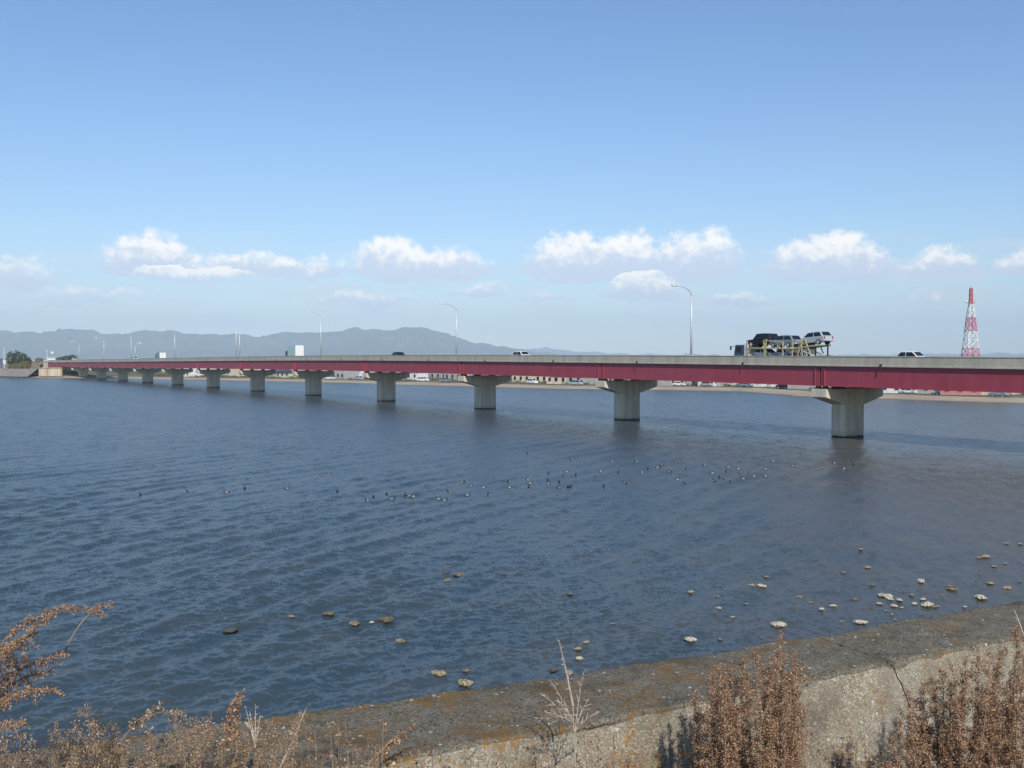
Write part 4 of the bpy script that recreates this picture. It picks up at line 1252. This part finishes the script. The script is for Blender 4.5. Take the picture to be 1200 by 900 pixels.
left = [(382, 720.5, 17, 2, 'broad ochre weedy rock showing above the ripples at left', .4), (415, 732.5, 16, 2, 'left half of a pair of ochre reef patches', .55), (452, 726.5, 24, 2, 'low long ochre reef patch right of another patch', .25), (435, 731.5, 5, 0, 'bright white shell lump between two ochre reef patches', 1.0),
        (467, 752.5, 18, 1, 'flat tan rock alone between reef patches and wall', .45), (514, 792.5, 20, 1, 'tan rock pile awash just off the wall', .55), (545, 804, 20, 1, 'wide tan rock almost touching the wall', .65), (547, 789, 9, 2, 'small dark rock above the wide tan rock by the wall', .7),
        (523, 682, 9, 2, 'brown pointed rock in the farther weed patch', 1.1), (538, 674, 15, 2, 'brown flat rock in the farther weed patch', .5), (522, 671, 11, 2, 'thin brown rock at the back of the farther weed patch', .3), (490, 698, 9, 2, 'ochre knob alone left of the wall weed stalk', .6),
        (340, 724, 7, 1, 'tiny tan rock left of the broad ochre rock', .6), (335, 712, 14, 2, 'barely awash brown rock upper left of the broad ochre rock', .25), (268, 739, 26, 2, 'long submerged looking brown reef streak at left', .12), (310, 758.5, 10, 2, 'small brown rock below the long reef streak', .35),
        (655, 732.5, 11, 1, 'tan flat rock directly behind the tall thin stalk', .4), (705, 721.5, 8, 1, 'small tan rock in a row of two beyond the stalk, left one', .5), (718, 732.5, 9, 0, 'small pale rock in a row of two beyond the stalk, right one', .45),
        (687, 755, 9, 1, 'tan rock highest of the short row beside the stalk', .8), (678, 763, 9, 1, 'pale crested rock in the middle of the row beside the stalk', .9), (680, 775, 9, 0, 'bright rock lowest of the row beside the stalk', 1.1), (668, 791, 13, 1, 'tan rock against the wall edge at the stalk', .6), (650, 787, 12, 2, 'dark weedy rock left of the stalk by the wall', .4),
        (550, 717, 10, 1, 'thin tan rock alone in mid water', .35), (552, 709, 6, 2, 'tiny brown rock above the thin tan rock', .4), (668, 697, 9, 1, 'tan lump alone well beyond the stalk', .5), (590, 674, 9, 2, 'brown low rock right of the farther weed patch', .3), (615, 684, 7, 2, 'small brown rock in open water beyond the stalk', .5)]
for i, (x, y, w, t, lab, sq) in enumerate(left):
    rock(x, y, w, t, lab, 'rocks awash off the left part of the wall', sq, i + 1)

# ================================================================== NEAR DRY WEEDS
DRYA = leaf_mats('dry_red_brown_seed', [(.28, .145, .078), (.39, .225, .13), (.12, .068, .043), (.50, .35, .22)])
DRYB = leaf_mats('dry_straw_seed', [(.40, .275, .17), (.30, .185, .11), (.50, .38, .26), (.19, .12, .07)])
STEM = basic('dry_stem', (.28, .19, .13), .85, .25, 20)
STEMP = basic('pale_dry_stem', (.50, .43, .35), .85, .15, 20)
class Plant:
    def __init__(self, seed):
        self.r = np.random.default_rng(seed); self.mb = MB(); self.pts = []
    def plume(self, base, tip, bend, nb, bl, dens, r0=.006, droop=.25, spread=.008, start=.25):
        """a stem from base to tip, bowed by bend, with side branchlets crowded with dry seed clusters"""
        r = self.r
        base, tip, bend = map(lambda k: np.array(k, float), (base, tip, bend))
        def P(t): return base + (tip - base) * t + bend * (4 * t * (1 - t)) * .5
        ts = np.linspace(0, 1, 12)
        self.mb.tube([P(t) for t in ts], [r0 * (1 - .8 * t) for t in ts], 4, cap=False)
        ax = (tip - base) / np.linalg.norm(tip - base)
        L = np.linalg.norm(tip - base)
        for k in range(nb):
            t = start + (1 - start) * (k + r.uniform(0, .8)) / nb
            p = P(min(t, 1)); d = ax * r.uniform(.5, 1.1) + r.normal(size=3) * .55; d /= np.linalg.norm(d)
            ll = bl * (1.1 - .75 * t) * r.uniform(.5, 1.25)
            m = 5
            line = [p + d * ll * u + np.array([0, 0, -droop * ll * u * u]) for u in np.linspace(0, 1, m)]
            self.mb.tube(line, [.0018, .0015, .0012, .001, .0007], 3, cap=False)
            n = max(2, int(dens * ll))
            u = r.uniform(.1, 1.05, n)[:, None]
            q = p + d * ll * u + np.array([0, 0, -droop * ll]) * u * u
            self.pts.append(q + r.normal(size=(n, 3)) * spread)
        n = int(dens * L * .5)
        u = r.uniform(start, 1.02, n)
        self.pts.append(np.array([P(min(1, k)) for k in u]) + r.normal(size=(n, 3)) * spread)
    def build(self, name, label, cat, mats, size, stem=STEM, group=None, kind=None):
        allp = np.concatenate(self.pts); c = allp.mean(0); base = np.array([c[0], c[1], 6.3])
        v, q, mi = leaf_cloud(allp - base, size, self.r, len(mats))
        if kind:
            o = raw_mesh(name, v, q, mats, mi); o.location = base; tag(o, label, kind=kind)
            self.mb.v = [tuple(np.array(p) - base) for p in self.mb.v]; self.mb.build('stems', stem, o); return o
        root = empty(name, base, 0, label, cat, group)
        raw_mesh('seed_heads', v, q, mats, mi, parent=root)
        self.mb.v = [tuple(np.array(p) - base) for p in self.mb.v]
        self.mb.build('stems', stem, root)
        return root
def near(x, y, d): return np.array(((x - 600) / 1200 * d, d, EYE - (y - 420) / 1200 * d))
def bush(name, label, seed, tips, base_x, d, mats, size, dens, nb=26, bl=.20, base_spread=30, lean=0):
    P = Plant(seed); r = P.r
    for (x, y) in tips:
        dd = d + r.uniform(-.25, .25)
        tip = near(x, y, dd); bx = base_x + (x - base_x) * .45 + r.uniform(-base_spread, base_spread)
        b = near(bx, 900, dd + r.uniform(-.15, .15)); b[2] = 6.3
        P.plume(b, tip, (r.uniform(-.06, .06), r.uniform(-.08, .08), .06), nb, bl, dens, start=.22)
    return P.build(name, label, 'weed', mats, size, group='dry weeds along the wall')
ra = random.Random(21)
tipsA = [(917, 752), (932, 768), (905, 772), (888, 770), (872, 775), (858, 778), (845, 785), (834, 800), (940, 785), (926, 790), (900, 790), (865, 800), (880, 795), (850, 815), (830, 830), (912, 810), (936, 815), (822, 850), (945, 845), (870, 830), (895, 835), (925, 850), (845, 850), (905, 865), (860, 870), (816, 822), (915, 762), (838, 790)]
tipsA = tipsA + [(x + ra.uniform(-9, 9), y + ra.uniform(4, 40)) for x, y in tipsA if y < 850]
bush('tall_dry_weed', 'dense reddish brown dry weed standing before the middle of the wall', 41, tipsA, 882, 4.35, DRYA, .0038, 1450, 26, .13, 18)
tipsB = [(1196, 738), (1180, 762), (1165, 770), (1150, 772), (1137, 772), (1120, 785), (1108, 790), (1096, 798), (1082, 812), (1070, 822), (1190, 790), (1172, 800), (1155, 806), (1135, 812), (1118, 822), (1100, 832), (1085, 845), (1060, 850), (1048, 868), (1195, 830), (1175, 838), (1150, 842), (1130, 850), (1110, 862), (1075, 872), (1210, 770), (1225, 750), (1215, 800), (1165, 865), (1190, 870), (1035, 885)]
tipsB = tipsB + [(x + ra.uniform(-10, 10), y + ra.uniform(4, 40)) for x, y in tipsB if y < 850]
bush('spreading_dry_weed', 'broad dark red brown dry weed filling the right end before the wall', 42, tipsB, 1130, 4.5, DRYA, .0036, 1500, 26, .18)
P = Plant(43)
P.plume(near(1240, 860, 4.6), near(1192, 716, 4.7), (.0, .0, .05), 4, .05, 60, r0=.007)
P.build('pale_stalk', 'pale bare dry stalk leaning beside the broad dark weed', 'weed', DRYA, .006, STEMP, 'dry weeds along the wall')
# plume leaning in from the left edge
P = Plant(44)
for (b, t, bd) in (((-95, 900), (60, 722), .10), ((-95, 900), (118, 722), .34), ((-80, 880), (72, 770), .12), ((-80, 880), (55, 790), .10), ((-95, 870), (40, 745), .12), ((-95, 890), (62, 811), .10), ((-60, 880), (12, 812), .05), ((-95, 860), (20, 760), .1), ((-95, 870), (30, 776), .1), ((-95, 900), (24, 850), .06)):
    dd = 3.1 + P.r.uniform(-.12, .12)
    P.plume(near(*b, dd), near(*t, dd), (0, 0, bd), 20, .075, 800, r0=.003, droop=.7, start=.40, spread=.005)
P.plume(near(70, 770, 3.25), near(131, 712, 3.3), (0, 0, .10), 10, .05, 330, r0=.003, droop=.3, start=.55, spread=.006)
P.build('arching_dry_weed', 'orange brown feathery dry weed arching over the water from the left edge', 'weed', DRYB[:2] + DRYA[:2], .0036, STEM, 'dry weeds along the wall')
# low sprawling weeds bottom left
tipsC = [(x, 858 + 18 * math.sin(x * .05) + ra.uniform(-10, 26) + max(0, 60 - x) * .45 - (12 if 210 < x < 300 else 0)) for x in range(20, 350, 7)]
bush('sprawling_straw_weed', 'low straw coloured dry weed mass over the left end of the wall', 45, tipsC, 190, 3.75, DRYB, .0031, 1500, 20, .11)
tipsD = [(x, 876 + ra.uniform(-10, 28)) for x in range(-30, 130, 8)]
bush('low_straw_weed', 'low straw coloured weed in the bottom left corner', 46, tipsD, 60, 3.6, DRYB, .0031, 1500, 18, .10)
P = Plant(47)
P.plume(near(268, 880, 3.7), near(276, 815, 3.7), (.01, 0, 0), 16, .06, 380, r0=.004, droop=.2, start=.1, spread=.007)
P.plume(near(262, 880, 3.7), near(268, 835, 3.7), (-.01, 0, 0), 10, .05, 380, r0=.004, start=.1, spread=.007)
P.build('upright_seed_spike', 'single upright brown seed spike rising from the straw weeds', 'weed', DRYA, .0065, STEM, 'dry weeds along the wall')
P = Plant(48)
P.plume(near(140, 870, 3.7), near(186, 828, 3.7), (-.01, 0, .02), 14, .06, 330, r0=.004, start=.15, droop=.5, spread=.006)
P.plume(near(160, 850, 3.7), near(214, 845, 3.7), (0, 0, .06), 8, .04, 260, r0=.003, start=.5, droop=.4, spread=.005)
P.build('drooping_seed_stalk', 'drooping straw seed stalk against the dark water at left', 'weed', DRYB, .0065, STEM, 'dry weeds along the wall')
P = Plant(49)
for (x, y) in ((297, 828), (290, 836), (303, 842), (285, 832)):
    P.plume(near(296, 880, 3.75), near(x, y, 3.75), (0, 0, .01), 4, .03, 120, r0=.003, start=.3, spread=.004)
P.build('grey_twig', 'small pale grey forked twig beside the upright seed spike', 'weed', DRYB[2:3] * 2, .0055, STEMP, 'dry weeds along the wall')
# thin bare stalk in the middle, with fine twigs
P = Plant(50); r = P.r
b0 = near(686, 905, 4.3); b0[2] = 6.3
P.plume(b0, near(672, 830, 4.3), (0, 0, 0), 3, .05, 40, r0=.007)
P.plume(near(672, 830, 4.3), near(655, 752, 4.3), (.005, 0, 0), 8, .05, 60, r0=.0045, spread=.004)
for (x, y) in ((632, 815), (640, 838), (628, 845), (690, 822), (684, 792), (700, 838), (652, 822), (645, 800)):
    P.plume(near(674, 852 if x < 674 else 862, 4.3), near(x, y, 4.3 + r.uniform(-.1, .1)), (0, 0, .02), 7, .06, 30, r0=.0017, spread=.004, droop=.1)
P.build('thin_forked_stalk', 'tall thin bare forked stalk in front of the wall', 'weed', DRYB, .005, STEMP, 'dry weeds along the wall')
P = Plant(51)
P.plume(near(325, 905, 3.9), near(357, 832, 3.95), (.01, 0, .0), 3, .03, 30, r0=.0045, spread=.004)
P.build('leaning_pale_stalk', 'thin pale stalk leaning right over the mossy wall top', 'weed', DRYB, .005, STEMP, 'dry weeds along the wall')
P = Plant(52)
P.plume(near(440, 890, 4.1), near(487, 853, 4.2), (0, 0, .03), 12, .05, 160, r0=.004, spread=.006)
P.plume(near(430, 900, 4.1), near(470, 868, 4.2), (0, 0, .03), 9, .05, 160, r0=.003, spread=.006)
P.build('dark_bent_stalk', 'brown bent stalk lying across the orange lichen', 'weed', DRYA, .006, STEM, 'dry weeds along the wall')
# short weeds along the foot of the wall
for lab, x0, x1, ytop, seed, mats, d in (('short reddish weeds at the foot of the wall around the thin stalk', 630, 770, 872, 53, DRYA, 4.3), ('sparse straw stubble before the wall, left of the thin stalk', 480, 630, 884, 54, DRYB, 4.1),
                                        ('thin reddish sprigs rising before the orange lichen patch', 340, 450, 862, 55, DRYA, 3.95), ('short straw weeds between the two big dry weeds', 945, 1050, 872, 56, DRYB + DRYA[:1], 4.5)):
    tips = [(x, ytop + ra.uniform(-14, 26)) for x in np.arange(x0, x1, 9)]
    bush('short_dry_weed', lab, seed, tips, (x0 + x1) / 2, d, mats, .006, 150, 14, .09, 20)
